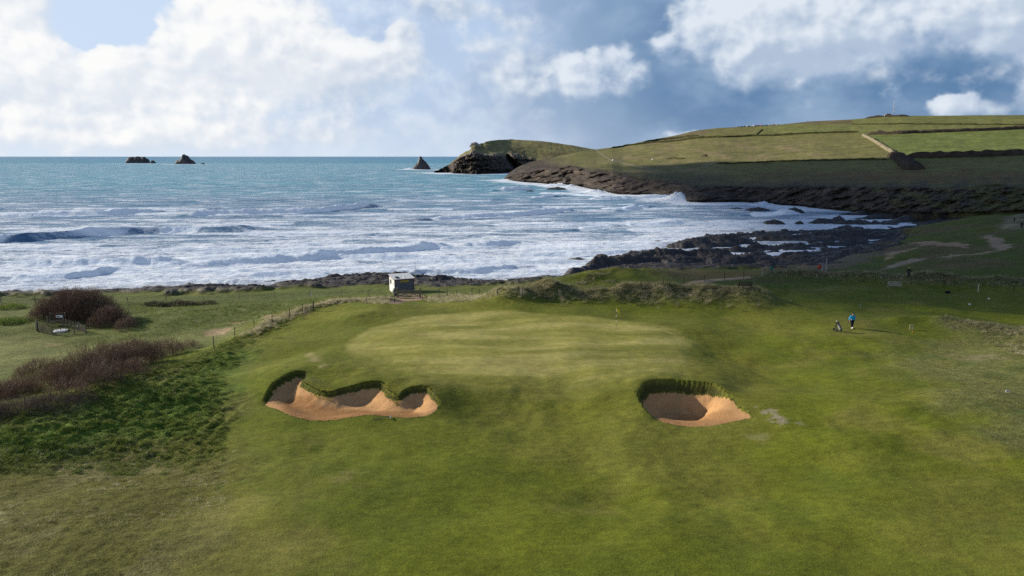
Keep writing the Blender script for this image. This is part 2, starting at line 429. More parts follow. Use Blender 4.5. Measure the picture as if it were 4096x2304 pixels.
def seg_dist(x, y, pl, closed=False):
    """distance to a polyline, with side normal of the nearest piece and position along it"""
    pl = np.asarray(pl, float)[:, :2]
    q = np.roll(pl, -1, 0) if closed else pl[1:]
    p = pl if closed else pl[:-1]
    best = np.full(x.shape, 1e9); nx = np.zeros(x.shape); ny = np.zeros(x.shape); al = np.zeros(x.shape); run = 0.0
    for a, b in zip(p, q):
        d = b - a; L2 = (d ** 2).sum() + 1e-12
        t = np.clip(((x - a[0]) * d[0] + (y - a[1]) * d[1]) / L2, 0, 1)
        ex, ey = x - a[0] - t * d[0], y - a[1] - t * d[1]
        ds = np.hypot(ex, ey); k = ds < best
        best = np.where(k, ds, best); L = math.sqrt(L2)
        nx = np.where(k, d[1] / L, nx); ny = np.where(k, -d[0] / L, ny); al = np.where(k, run + t * L, al); run += L
    return best, nx, ny, al
def inside(x, y, poly):
    poly = np.asarray(poly, float)[:, :2]
    c = np.zeros(x.shape, bool); j = len(poly) - 1
    for i in range(len(poly)):
        xi, yi, xj, yj = *poly[i], *poly[j]
        if yi != yj: c ^= ((yi > y) != (yj > y)) & (x < (xj - xi) * (y - yi) / (yj - yi) + xi)
        j = i
    return c
def sdf(x, y, poly, margin=9.0):
    poly = np.asarray(poly, float)
    out = np.full(x.shape, 60.0)
    k = (x > poly[:, 0].min() - margin) & (x < poly[:, 0].max() + margin) & (y > poly[:, 1].min() - margin) & (y < poly[:, 1].max() + margin)
    if k.any():
        xs, ys = x[k], y[k]
        p, q_ = poly[:, :2], np.roll(poly[:, :2], -1, 0)
        best = np.full(xs.shape, 1e9); c = np.zeros(xs.shape, bool)
        for a, b in zip(p, q_):
            d = b - a; L2 = d @ d + 1e-12
            ax, ay = xs - a[0], ys - a[1]
            t = np.clip((ax * d[0] + ay * d[1]) / L2, 0, 1)
            best = np.minimum(best, (ax - t * d[0]) ** 2 + (ay - t * d[1]) ** 2)
            if a[1] != b[1]: c ^= ((a[1] > ys) != (b[1] > ys)) & (xs < d[0] * (ys - a[1]) / d[1] + a[0])
        best = np.sqrt(best); out[k] = np.where(c, -best, best)
    return out
def spline(pts, n=6, closed=True):
    pts = np.asarray(pts, float); out = []
    N = len(pts)
    for i in range(N if closed else N - 1):
        g = (lambda k: pts[k % N]) if closed else (lambda k: pts[min(max(k, 0), N - 1)])
        p0, p1, p2, p3 = g(i - 1), g(i), g(i + 1), g(i + 2)
        for t in np.linspace(0, 1, n, endpoint=False):
            out.append(.5 * (2 * p1 + (p2 - p0) * t + (2 * p0 - 5 * p1 + 4 * p2 - p3) * t * t + (3 * p1 - p0 - 3 * p2 + p3) * t ** 3))
    if not closed: out.append(pts[-1])
    return np.array(out)

# bunkers: outline in the photograph, front edge on z about 5.95, back lip about 7
BK1 = [(1056,1600),(1075,1618),(1099,1632),(1142,1664),(1198,1683),(1264,1691),(1330,1691),(1396,1683),(1478,1673),(1561,1675),(1643,1675),(1709,1665),(1742,1650),(1757,1634),(1741,1600),
       (1709,1572),(1660,1570),(1622,1578),(1600,1593),(1580,1591),(1550,1572),(1535,1553),(1505,1546),(1429,1553),(1360,1565),(1330,1575),(1280,1572),(1236,1550),(1212,1530),(1228,1506),(1198,1499),(1132,1520),(1080,1554)]
BK2 = [(2553,1602),(2572,1570),(2599,1552),(2667,1545),(2749,1552),(2844,1564),(2880,1577),(2925,1602),(2953,1632),(3007,1667),(2991,1681),(2912,1697),(2830,1707),(2749,1707),(2681,1700),(2627,1684),(2586,1656),(2564,1630)]
def zline(v): return 5.95 + (1700 - v) / 200.0 * 1.05
BP1 = spline([P(u, v, zline(v)) for u, v in BK1], 4)
BP2 = spline([P(u, v, zline(v)) for u, v in BK2], 4)
RIDGES = [  # polyline on z about 7, height, sigma
    ([P(u, v, 7.0) for u, v in ((2040,1222),(2200,1208),(2400,1202),(2650,1205),(2880,1208),(3010,1218))], 1.85, 2.7),
    ([P(u, v, 6.6) for u, v in ((3130,1098),(3300,1105),(3500,1128),(3700,1145),(3900,1163),(4300,1192))], 1.15, 2.2),
    ([P(u, v, 7.2) for u, v in ((3860,1306),(4000,1322),(4250,1350))], .7, 2.2),
    ([P(u, v, 7.1) for u, v in ((3590,1290),(3680,1284),(3760,1292))], .35, 1.1),
    ([P(u, v, 7.2) for u, v in ((3480,1212),(3700,1228),(4200,1275))], .22, 2.0),
    ([P(u, v, 5.1) for u, v in ((2330,1112),(2430,1100),(2520,1103))], .9, 5.0),
    ([P(u, v, 6.3) for u, v in ((1000,1335),(1100,1290),(1230,1255),(1400,1222),(1560,1212))], .35, 1.2),
    ([P(u, v, 7.1) for u, v in ((1120,1470),(1350,1478),(1600,1520),(1780,1552))], .34, 2.4),          # shoulders of the green
    ([P(u, v, 7.0) for u, v in ((2420,1535),(2600,1522),(2800,1520),(2900,1480))], .42, 2.6),
    ([P(u, v, 6.3) for u, v in ((2020,1640),(2150,1600))], -.45, 4.5),
    ([P(u, v, 7.2) for u, v in ((1400,1290),(1560,1250))], .40, 2.2), ([P(u, v, 7.2) for u, v in ((1600,1250),(1680,1246))], -.35, 1.6),
    ([P(u, v, 6.9) for u, v in ((2960,1400),(3080,1500))], -.35, 4.0), ([P(u, v, 6.9) for u, v in ((3250,1400),(3450,1390))], .40, 4.0),
    ([P(u, v, 6.2) for u, v in ((3400,1800),(3800,1700))], .45, 5.0), ([P(u, v, 6.0) for u, v in ((2600,1950),(3100,1900))], -.35, 5.0), ([P(u, v, 5.9) for u, v in ((1150,1800),(1450,1850))], .35, 4.0),
]
RIDGES = [(spline([p[:2] for p in pl], 5, False), h, s) for pl, h, s in RIDGES]
GREEN = spline([P(u, v, 7.4) for u, v in ((1400,1392),(1450,1330),(1620,1285),(1850,1262),(2150,1262),(2480,1290),(2700,1330),(2770,1385),(2730,1450),(2560,1500),(2330,1530),(2050,1556),(1800,1520),(1580,1470),(1440,1430))], 5)
ROUGHL = spline([P(u, v, 6.0) for u, v in ((-500,2420),(200,2420),(700,2250),(850,2000),(900,1800),(905,1700),(880,1600),(950,1480),(1040,1380),(1200,1290),(1420,1226),(1000,1310),(800,1420),(500,1540),(200,1650),(-400,1750))], 4)
def rough_left(x, y):
    return smooth(2.4, -2.4, sdf(x, y, ROUGHL) + 3.4 * fbm(x * .13, y * .13, 4, 5))
def rock_mask(x, y, z0):
    n = fbm(x * .09, y * .09, 4, 21)
    far = smooth(150, 190, y) * 1.1
    return smooth(3.9, 3.2, z0 + n * 1.7) * smooth(113, 119, y)
ROCKR = [  # slate reefs: line at sea level, height, half width
    ([(3170,853),(3350,851),(3570,852)], 2.6, 7), ([(3280,888),(3370,881)], 2.0, 4), ([(3390,893),(3480,890),(3620,882)], 2.2, 5), ([(3430,872),(3560,868)],1.6,4),
    ([(2735,984),(2850,970),(3000,962),(3200,955),(3450,935)], 2.6, 7), ([(2850,950),(3000,938),(3200,925),(3400,915)], 2.0, 6), ([(2960,1000),(3200,985),(3420,965)], 1.6, 5),
    ([(2420,1082),(2540,1052),(2700,1040),(2880,1038)], 2.3, 5), ([(2560,1075),(2800,1068),(3050,1062)], 1.8, 4), ([(2700,1022),(2860,1015),(3000,1025),(3200,1035)], 1.4, 4),
    ([(2285,1118),(2310,1100),(2380,1082)], 2.0, 3),
    ([(430,1192),(520,1184),(630,1178)], 1.5, 2.6), ([(780,1182),(870,1172),(990,1166),(1110,1170)], 1.4, 3), ([(1160,1166),(1250,1150),(1330,1138),(1450,1130),(1560,1136)], 1.1, 4.2),
    ([(1640,1138),(1720,1134),(1800,1140),(1900,1147)], 1.0, 3.5), ([(1930,1148),(2080,1140),(2250,1141)], .9, 3), ([(1250,1172),(1400,1160),(1540,1160)], .5, 4), ([(650,1196),(820,1190),(1000,1184)], 1.2, 3)]
ROCKR = [(np.array([P(u, v, .5)[:2] for u, v in pl]), h, s) for pl, h, s in ROCKR]
def bunker(x, y, z, poly, D, wf, wb, lip, wall, kx=.22):
    m = np.zeros(x.shape); frac = np.zeros(x.shape)
    bb = (x > poly[:, 0].min() - 4) & (x < poly[:, 0].max() + 4) & (y > poly[:, 1].min() - 4) & (y < poly[:, 1].max() + 4)
    if not bb.any(): return z, m, frac
    xs, ys = x[bb], y[bb]
    d, nx, ny, _ = seg_dist(xs, ys, poly, True)
    ins = inside(xs, ys, poly)
    # outward normal: the outline may run either way, so orient it by a probe
    ar = np.sum(poly[:, 0] * np.roll(poly[:, 1], -1) - np.roll(poly[:, 0], -1) * poly[:, 1])
    sg = 1.0 if ar > 0 else -1.0
    ox, oy = nx * sg, ny * sg
    # how far a spot belongs to the steep back and left walls: normals of all the outline, nearest counting most
    pa, pb = poly[:, :2], np.roll(poly[:, :2], -1, 0); pm = (pa + pb) / 2; pd = pb - pa; ln_ = np.hypot(pd[:, 0], pd[:, 1]) + 1e-9
    sn = (pd[:, 1] / ln_ * sg * -kx - pd[:, 0] / ln_ * sg * .95)
    wt = ln_ / (((xs[:, None] - pm[:, 0]) ** 2 + (ys[:, None] - pm[:, 1]) ** 2) + .10) ** 1.15
    back = smooth(-.30, .30, (wt * sn).sum(1) / wt.sum(1))
    w_ = wf + (wb - wf) * back
    d2 = np.maximum(d + (.05 + .13 * back) * fbm(xs * 1.1, ys * 1.1, 3, 8) * ins, .5 * d)
    t = np.clip(d2 / w_, 0, 1)
    bowl = smooth(0, 1, np.clip(d2 / (wf + (1.9 - wf) * back), 0, 1))
    prof = bowl * (1 - wall * back) + wall * back * smooth(0, 1, np.clip(d2 / wb, 0, 1))
    zz = z[bb]
    zz = np.where(ins, zz - np.maximum(zz - D, .2) * prof, zz + lip * back * np.exp(-(d / 1.6) ** 2))
    z = z.copy(); z[bb] = zz
    m[bb] = np.where(ins & (d2 > .05 + back * wb * .8), 1.0, 0.0); frac[bb] = np.where(ins, d, 0)
    return z, m, frac
def H(x, y, full=False):
    x = np.asarray(x, float); y = np.asarray(y, float)
    z0 = tps(x, y)
    z = z0.copy()
    for pl, h, s in RIDGES:
        k = (x > pl[:, 0].min() - 4 * s) & (x < pl[:, 0].max() + 4 * s) & (y > pl[:, 1].min() - 4 * s) & (y < pl[:, 1].max() + 4 * s)
        if k.any():
            d = seg_dist(x[k], y[k], pl)[0]
            z[k] += h * np.exp(-.5 * (d / s) ** 2) * (1 + .6 * fbm(x[k] * .22, y[k] * .22, 3, 11))
    g = smooth(2.5, -1.0, sdf(x, y, GREEN))
    rl = rough_left(x, y)
    rk = rock_mask(x, y, z0)
    # broad swells, mown turf smooth, rough lumpy
    z += (.75 * fbm(x * .055, y * .07, 3, 31) + .05 * fbm(x * .30, y * .35, 3, 32)) * (1 - .35 * g) * (1 - rk)
    lump = .5 * np.abs(pn(x * .75, y * .95, 41)) + .33 * np.abs(pn(x * 1.9, y * 2.3, 42)) + .16 * pn(x * 4.6, y * 4.6, 43)
    far = smooth(100, 104, y) * (1 - smooth(-2, 2, x)) * .5
    z += lump * ((.30 + .85 * smooth(48, 56, y)) * rl + .35 * far) * (1 - rk)
    z -= .10 * rl
    z, s1, f1 = bunker(x, y, z, BP1, 5.78, 2.6, .22, .20, .22)
    z, s2, f2 = bunker(x, y, z, BP2, 5.05, 4.4, .34, .42, .28, .42)
    # slate ledges on the shore
    if (rk > 0).any():
        k = rk > 0
        xs, ys = x[k], y[k]
        a = math.radians(18); xr = xs * math.cos(a) + ys * math.sin(a); yr = -xs * math.sin(a) + ys * math.cos(a)
        n = .75 * ridged(xr * .045, yr * .16, 4, 51, .55) - .25 - .75 * smooth(150, 180, ys) - .6 * smooth(195, 235, ys) - .25 * smooth(165, 175, ys) + .8 * fbm(xs * .03, ys * .03, 2, 57)
        st = np.floor(n * 3.2 + .55 * pn(xr * .2, yr * .5, 55)) / 3.2
        n = .45 * n + .55 * st + .22 * ridged(xr * .5, yr * 1.1, 3, 60)
        for pl, h_, s_ in ROCKR:
            kk = (xs > pl[:, 0].min() - 3 * s_) & (xs < pl[:, 0].max() + 3 * s_) & (ys > pl[:, 1].min() - 3 * s_) & (ys < pl[:, 1].max() + 3 * s_)
            if kk.any():
                dd = seg_dist(xs[kk], ys[kk], pl)[0] + s_ * .55 * fbm(xs[kk] * .13, ys[kk] * .13, 3, 58)
                n[kk] += .92 * h_ * smooth(1.35 * s_, .15 * s_, dd) * rk[k][kk] / 1.15
        amp = smooth(-3.5, 1.2, z0[k] + 2.0 * (n > .9)) * (.75 + .55 * smooth(140, 200, ys))
        z[k] += rk[k] * n * 1.15 * amp
    z = np.maximum(z, -7)
    if full: return z, dict(z0=z0, g=g, rl=rl, rk=rk, s1=s1, s2=s2, f1=f1, f2=f2)
    return z
def hit(u, v, y0=18.0, y1=430.0):
    """where the sight line of a photograph pixel meets the near land"""
    d = ray(u, v)
    t = np.geomspace(y0, y1, 220) / d[1]
    for rep in range(2):
        zz = H(d[0] * t, d[1] * t)
        dz = CAMZ + d[2] * t - zz
        k = np.where(dz < 0)[0]
        i = k[0] if len(k) else len(t) - 1
        j = max(i - 1, 0)
        if rep == 0: t = np.linspace(t[j], t[i], 24) if i != j else t[i] + np.linspace(-.1, .1, 24)
    f = dz[j] / (dz[j] - dz[i] + 1e-9) if i != j else 0
    tt = t[j] + (t[i] - t[j]) * min(max(f, 0), 1)
    return np.array([d[0] * tt, d[1] * tt, CAMZ + d[2] * tt])
def ground(x, y): return float(H(np.array([x]), np.array([y]))[0])
def hitpoly(px, n=0): 
    pts = [hit(u, v) for u, v in px]
    return spline([p[:2] for p in pts], n) if n else np.array(pts)[:, :2]

# grid lines: finest where the bunkers lie
def steps(*seg):
    out = []
    for a, b, s in seg: out += list(np.arange(a, b, s))
    return np.array(out)
gx = steps((-112,-60,.5),(-60,-22,.26),(-22,-17,.2),(-17,17,.135),(17,24,.2),(24,60,.3),(60,110,.5),(110,260,1.0))
gy = steps((24,40,.22),(40,55,.18),(55,69,.12),(69,100,.24),(100,125,.28),(125,200,.45),(200,400,.95))
GX, GY = np.meshgrid(gx, gy)
keep = (np.abs(GX) < .72 * GY + 9) & (GX > -120)
hx, hy = GX[keep], GY[keep]
hz, zone = H(hx, hy, True)
idx = np.full(GX.shape, -1); idx[keep] = np.arange(keep.sum())
q = np.stack([idx[:-1, :-1], idx[:-1, 1:], idx[1:, 1:], idx[1:, :-1]], -1).reshape(-1, 4)
q = q[(q >= 0).all(1)]
q = q[hz[q].max(1) > -2.2]                       # what lies deep under the sea is left out

def lerpc(c, tgt, m): return c + (np.asarray(tgt) - c) * m[:, None]
N = len(hx)
big = fbm(hx * .05, hy * .05, 4, 71); mid = fbm(hx * .25, hy * .25, 4, 72); fin = fbm(hx * 1.1, hy * 1.1, 3, 73)
col = np.tile(np.array([.104, .122, .010]), (N, 1))                      # fairway turf
col = lerpc(col, (.150, .150, .026), smooth(-.2, .5, big) * .8)
col = lerpc(col, (.080, .100, .012), smooth(-.1, .5, .6 * mid + .6 * fbm(hx * .06, hy * .06, 3, 75)) * .65)
col = lerpc(col, (.185, .160, .045), smooth(.1, .6, fbm(hx * .09, hy * .09, 5, 74, .55)) * .5)
# left field, right rough
leftf = smooth(0, 3, -sdf(hx, hy, np.array([P(u, v, 5)[:2] for u, v in ((-400,1750),(0,1700),(500,1520),(830,1420),(1010,1320),(1220,1250),(1420,1200),(1560,1190),(1560,1150),(-500,1170))])) + 1.2 * mid)
col = lerpc(col, (.095, .115, .034), leftf * .8)
flat = smooth(1.5, -1.5, sdf(hx, hy, hitpoly([(-100,1345),(150,1360),(330,1385),(600,1350),(900,1310),(1100,1285),(1060,1305),(850,1360),(600,1395),(350,1420),(250,1470),(-100,1475)])) + 1.5 * mid)
col = lerpc(col, (.155, .165, .055), flat * .85)
rl = zone['rl']
col = lerpc(col, (.088, .088, .020), rl * .85)
col = lerpc(col, (.16, .145, .060), rl * smooth(.05, .5, fbm(hx * .18, hy * .18, 4, 76)) * .75)
bankL = smooth(3, -3, sdf(hx, hy, hitpoly([(-100,1740),(300,1660),(560,1550),(850,1430),(1000,1400),(920,1520),(880,1650),(800,1720),(500,1760),(200,1790),(-100,1800)])) + 2 * mid)
col = lerpc(col, (.078, .135, .018), bankL * .9)
rr = smooth(3, -3, sdf(hx, hy, hitpoly([(3560,1420),(3850,1330),(4300,1330),(4500,1700),(4300,1850),(3900,1720),(3750,1560)])) + 4 * mid)
col = lerpc(col, (.15, .150, .055), rr * .7)
col = lerpc(col, (.085, .105, .028), rr * smooth(0, .5, fbm(hx * .2, hy * .2, 4, 77)))
# putting green: paler, shorter, mown round and round
gsd = sdf(hx, hy, GREEN); gside = np.maximum(smooth(74, 68, hy), .45 * smooth(6, 14, hx))
g = smooth(.7 + 2.2 * gside, -.7 - 2.2 * gside, gsd + (.6 + 2.0 * gside) * mid + 1.6 * fbm(hx * .07, hy * .07, 2, 109))
gd = -sdf(hx, hy, GREEN)
collar = smooth(6.5, 0.5, np.abs(gd + 2.5)) * (1 - g)
col = lerpc(col, (.102, .112, .014), collar * .7)
wx = hx + 5 * fbm(hx * .04, hy * .04, 2, 83); wy = hy + 4 * fbm(hx * .045, hy * .045, 2, 84)
streak = fbm(wx * .06 + .02 * wy, wy * .42 - .05 * wx, 5, 81, .6)
gcol = lerpc(np.tile(np.array([.212, .202, .046]), (N, 1)), (.285, .258, .082), smooth(-.1, .45, streak))
gcol = lerpc(gcol, (.160, .162, .034), smooth(.05, .7, -streak + .4 * big))
ringm = smooth(.45, .1, np.abs(np.mod(gd, 1.3) - .65)) * smooth(2.8, .2, gd)
gcol = lerpc(gcol, (.245, .230, .075), ringm * .45)
gf = g * (1 - .55 * smooth(84, 96, hy))
col = col + (gcol - col) * gf[:, None]
# apron in front of the green slopes
apr = smooth(2.5, -2.5, sdf(hx, hy, hitpoly([(1350,1500),(1750,1530),(2060,1580),(2500,1560),(2800,1480),(3000,1420),(3080,1500),(2950,1540),(2540,1560),(2450,1640),(1900,1640),(1760,1600),(1500,1530)])) + 2 * mid)
col = lerpc(col, (.108, .114, .014), apr * .6)
# yellowish flank right of the green and the tee
fl = smooth(2, -3, sdf(hx, hy, hitpoly([(2800,1330),(2900,1350),(3020,1440),(3150,1560),(3000,1600),(2900,1480)])) + 2 * mid)
col = lerpc(col, (.150, .150, .020), fl * .6)
tee = smooth(.5, -.5, sdf(hx, hy, hitpoly([(3470,1213),(3560,1212),(3700,1225),(3900,1245),(4300,1270),(4300,1330),(4096,1294),(3850,1262),(3640,1242)])))
col = lerpc(col, (.170, .185, .012), tee * .75)
# worn ground, paths and bare sand (each blotchy and with its own outline)
def patch(px, c, soft=.5, amp=1.0, k=1.0, f=.5):
    global col
    d = sdf(hx, hy, hitpoly(px))
    s_ = d < 50
    m = smooth(soft, -soft, d[s_] + amp * fbm(hx[s_] * f, hy[s_] * f, 4, 91)) * k
    col[s_] = lerpc(col[s_], c, m)
SANDY = (.30, .215, .135)
patch([(800,1325),(880,1312),(935,1312),(905,1338),(840,1340)], SANDY, .5, 1.2, .8)
patch([(920,1290),(1000,1282),(990,1296),(930,1298)], SANDY, .4, 1.0, .7)
patch([(1045,1262),(1150,1252),(1180,1262),(1060,1276)], SANDY, .4, 1.2, .7)
patch([(1190,1247),(1240,1243),(1220,1256)], SANDY, .4, .8, .6)
patch([(1525,1208),(1575,1196),(1690,1190),(1700,1200),(1620,1206),(1580,1216)], (.27, .19, .14), .4, .8, .9)
patch([(1580,1178),(1690,1176),(1690,1192),(1585,1192)], (.27, .19, .14), .5, .8, .85)
patch([(180,1376),(250,1374),(240,1384),(190,1384)], SANDY, .5, 1.6, .5)
patch([(2540,1150),(2640,1136),(2760,1126),(2900,1112),(3010,1106),(3010,1113),(2900,1122),(2760,1138),(2620,1150)], (.25, .17, .12), .5, .5, .95)
patch([(1215,1415),(1260,1418),(1275,1445),(1300,1462),(1262,1450)], (.22, .19, .09), .5, 1.3, .7, .9)
patch([(3050,1640),(3090,1640),(3130,1665),(3180,1690),(3110,1690),(3090,1665)], (.25, .21, .15), .3, 1.1, .8, 1.4)
patch([(1350,1880),(1440,1905),(1420,1935),(1360,1925)], (.20, .17, .06), .7, 1.6, .5, .8)
patch([(3800,1420),(3960,1415),(4020,1432),(3850,1440)], (.24, .20, .12), .6, 1.6, .5, .6)
patch([(2990,1745),(3060,1750),(3050,1770)], (.2, .18, .1), .5, 1.0, .4)
# earth and shingle on the right-hand shore
patch([(3060,1105),(3250,1010),(3400,1020),(3520,990),(3640,975),(3640,985),(3600,1010),(3490,1030),(3460,1050),(3380,1070),(3250,1090)], (.17, .125, .095), 1.5, 3.0, .95, .2)
patch([(3650,968),(3760,966),(3870,980),(3860,990),(3760,985),(3650,975)], (.25, .16, .11), .8, 2.0, .9, .3)
patch([(3400,1090),(3560,1060),(3640,1032),(3720,1030),(3700,1040),(3620,1060),(3540,1075),(3420,1098)], (.22, .165, .125), .8, 1.0, .95, .4)
patch([(3720,1034),(3900,1020),(4000,1006),(4060,990),(4010,960),(3960,940),(3920,945),(3960,980),(3990,1000),(3900,1014)], (.24, .165, .12), 1.0, 1.6, .9, .3)
patch([(4000,905),(4060,918),(4096,912),(4096,890),(4120,850),(4060,850)], (.22, .17, .14), 1.0, 3.0, .7, .2)
patch([(3540,1040),(3640,1000),(3660,992),(3560,1010)], (.26, .17, .12), .8, 2.0, .8, .3)
farr = smooth(112, 125, hy) * smooth(15, 30, hx)
col = lerpc(col, (.050, .070, .020), farr * .55 * (1 - smooth(.14, .2, col[:, 0])))
scr = farr * smooth(.02, .35, fbm(hx * .05, hy * .035, 4, 107)) * (1 - smooth(.14, .2, col[:, 0]))
col = lerpc(col, (.120, .088, .045), scr * .7)
col = np.where((farr * smooth(.16, .22, col[:, 0]))[:, None] > .5, col * 1.35, col)
# dunes
dun = np.zeros(N)
for (pl, h, s) in RIDGES[:3]:
    dun = np.maximum(dun, smooth(2.0 * s, .6 * s, seg_dist(hx, hy, pl)[0] + .8 * mid))
col = lerpc(col, (.115, .112, .048), dun * .8)
seaward = smooth(-2, 5, hy - 112) * (1 - smooth(8, 12, hx)) 
col = lerpc(col, (.085, .105, .032), seaward * .6 * (1 - smooth(.14, .2, col[:, 0])))
rk = zone['rk']
rcol = lerpc(np.tile(np.array([.036, .032, .033]), (N, 1)), (.070, .062, .058), smooth(.0, .6, fbm(hx * .3, hy * .6, 4, 95)))
rcol = lerpc(rcol, (.034, .032, .031), smooth(1.2, .2, hz))
rcol = lerpc(rcol, (.085, .064, .048), smooth(2.6, 3.8, hz) * .5)
col = col + (rcol - col) * rk[:, None]
col *= (1.14 * (1 + .16 * fin + .10 * mid))[:, None] * (1 - .14 * rk)[:, None]
# bunker sand: dry walls, raked damp floor
sand = np.maximum(zone['s1'], zone['s2'])
spk = smooth(.18, .42, fbm(hx * 1.7, hy * 1.7, 3, 98)) ; scol = np.tile(np.array([.50, .285, .130]), (N, 1)) * (1 + .08 * fin[:, None])
rake1 = smooth(.6, -.1, sdf(hx, hy, hitpoly([(1140,1640),(1150,1608),(1190,1594),(1235,1600),(1262,1632),(1350,1640),(1450,1642),(1560,1648),(1640,1652),(1672,1666),(1640,1675),(1480,1675),(1400,1684),(1290,1690),(1215,1680)], 3)) + .35 * mid)
rake2 = smooth(.9, -.1, sdf(hx, hy, hitpoly([(2650,1680),(2740,1665),(2850,1655),(2920,1665),(2900,1688),(2800,1702),(2720,1700)], 3)) + .35 * mid)
scol = lerpc(scol, (.30, .150, .058), np.clip(np.maximum(rake1, rake2 * .6) * .75 + .30 * spk, 0, 1))
wall_shade = np.zeros(N)
for bp_, s_ in ((BP1, zone['s1']), (BP2, zone['s2'])): wall_shade = np.maximum(wall_shade, (sdf(hx, hy, bp_) < -.02) * (s_ < .5))
col = lerpc(col, (.045, .047, .017), wall_shade * .85)  # shade of the grassy bunker walls put into the turf colour
ruf = np.clip(.35 + .65 * np.maximum(np.maximum(rl, rr * .7), np.maximum(dun, leftf * .8)) - .30 * g, .05, 1) 

def ground_mat():
    m, n, b = principled('turf', (.1, .12, .03), .92, .12)
    at = n.node('ShaderNodeAttribute', attribute_name='col').outputs['Color']
    rf = n.node('ShaderNodeAttribute', attribute_name='ruf').outputs['Fac']
    gp = n.node('ShaderNodeNewGeometry').outputs['Position']
    k1 = n.noise(gp, 9.0, 4, .7); k2 = n.noise(n.vmul(gp, (.8, 1.3, 1)), 1.7, 5, .65); k3 = n.noise(gp, 28.0, 2, .7); k4 = n.noise(gp, .22, 4, .6)
    a1 = n.m('MULTIPLY_ADD', n.m('SUBTRACT', k1, .5), n.m('MULTIPLY_ADD', rf, 1.3, 1.05), 1.0)
    a2 = n.m('MULTIPLY_ADD', n.m('SUBTRACT', k2, .5), n.m('MULTIPLY_ADD', rf, 1.0, .75), 1.0)
    a3 = n.m('MULTIPLY_ADD', n.m('SUBTRACT', k3, .5), 1.5, 1.0)
    a4 = n.m('MULTIPLY_ADD', n.m('SUBTRACT', k4, .5), .6, 1.0)
    f = n.m('MULTIPLY', n.m('MULTIPLY', a1, a2), n.m('MULTIPLY', a3, a4))
    c = n.mix(1.0, at, n.xyz(f, f, f), 'MULTIPLY')
    hue = n.mix(n.map(n.noise(gp, 1.3, 6, .7), .50, .80, 0, .45), c, n.mix(1.0, c, (1.45, 1.18, .95), 'MULTIPLY'))
    sp = n.map(n.noise(n.vmul(gp, (1, .7, 1)), 2.6, 3, .6), .70, .76, 0, .6)
    hue = n.mix(sp, hue, n.mix(1.0, hue, (.55, .45, .5), 'MULTIPLY'))
    sp2 = n.map(n.noise(n.vmul(gp, (.8, 1, 1)), 1.1, 4, .65), .68, .76, 0, .55)
    hue = n.mix(sp2, hue, (.20, .165, .055))
    n.l.new(hue, b.inputs['Base Color'])
    hgt = n.m('MULTIPLY_ADD', k2, n.m('MULTIPLY_ADD', rf, 1.6, .15), n.m('MULTIPLY', k1, n.m('MULTIPLY_ADD', rf, .5, .12)))
    bn = n.node('ShaderNodeBump'); bn.inputs['Strength'].default_value = .8; bn.inputs['Distance'].default_value = .13
    n.l.new(hgt, bn.inputs['Height']); n.l.new(bn.outputs[0], b.inputs['Normal'])
    return m
def sand_mat():
    m, n, b = principled('bunker_sand', (.5, .3, .16), .95, .1)
    at = n.node('ShaderNodeAttribute', attribute_name='col').outputs['Color']
    rk_ = n.node('ShaderNodeAttribute', attribute_name='ruf').outputs['Fac']
    gp = n.node('ShaderNodeNewGeometry').outputs['Position']
    k1 = n.noise(gp, 7.0, 5, .7); k2 = n.noise(gp, 30, 3, .7)
    f = n.m('MULTIPLY', n.m('MULTIPLY_ADD', n.m('SUBTRACT', k1, .5), .75, 1.0), n.m('MULTIPLY_ADD', n.m('SUBTRACT', k2, .5), n.m('MULTIPLY_ADD', rk_, .9, .25), 1.0))
    n.l.new(n.mix(1.0, at, n.xyz(f, f, f), 'MULTIPLY'), b.inputs['Base Color'])
    wv = n.node('ShaderNodeTexWave'); wv.inputs['Scale'].default_value = 3.4; wv.inputs['Distortion'].default_value = 3.5; wv.inputs['Detail'].default_value = 2
    n.put(wv.inputs['Vector'], n.vmul(gp, (1, .4, .4)))
    hgt = n.m('ADD', n.m('MULTIPLY', k1, .5), n.m('MULTIPLY', k2, n.m('MULTIPLY', rk_, .35)))
    bn = n.node('ShaderNodeBump'); bn.inputs['Strength'].default_value = .9; bn.inputs['Distance'].default_value = .10
    n.l.new(hgt, bn.inputs['Height']); n.l.new(bn.outputs[0], b.inputs['Normal'])
    return m
def rock_mat(name='wet_slate', k=1.0, sc_=1.0, attr=True, base=(.05, .046, .045)):
    m, n, b = principled(name, base, .62, .45)
    gp = n.node('ShaderNodeNewGeometry').outputs['Position']
    at = n.node('ShaderNodeAttribute', attribute_name='col').outputs['Color'] if attr else base
    k1 = n.noise(n.vmul(gp, (.6, 1.4, 2.6)), 1.0 * sc_, 6, .68); k2 = n.noise(gp, 4.0 * sc_, 4, .7)
    f = n.m('MULTIPLY', n.map(k1, .25, .75, .45, 1.65, 'LINEAR'), n.map(k2, .2, .8, .65, 1.4, 'LINEAR'))
    c = n.mix(1.0, at, n.xyz(f, f, f), 'MULTIPLY')
    n.l.new(n.mix(n.map(n.noise(gp, .8 * sc_, 4, .6), .55, .75, 0, .45), c, n.mix(1.0, c, (1.7, 1.35, 1.0), 'MULTIPLY')), b.inputs['Base Color'])
    bn = n.node('ShaderNodeBump'); bn.inputs['Strength'].default_value = .9; bn.inputs['Distance'].default_value = .35 * k
    n.l.new(n.m('MULTIPLY_ADD', k2, .3, k1), bn.inputs['Height']); n.l.new(bn.outputs[0], b.inputs['Normal'])
    return m
M['turf'], M['sand'], M['rock'] = ground_mat(), sand_mat(), rock_mat()

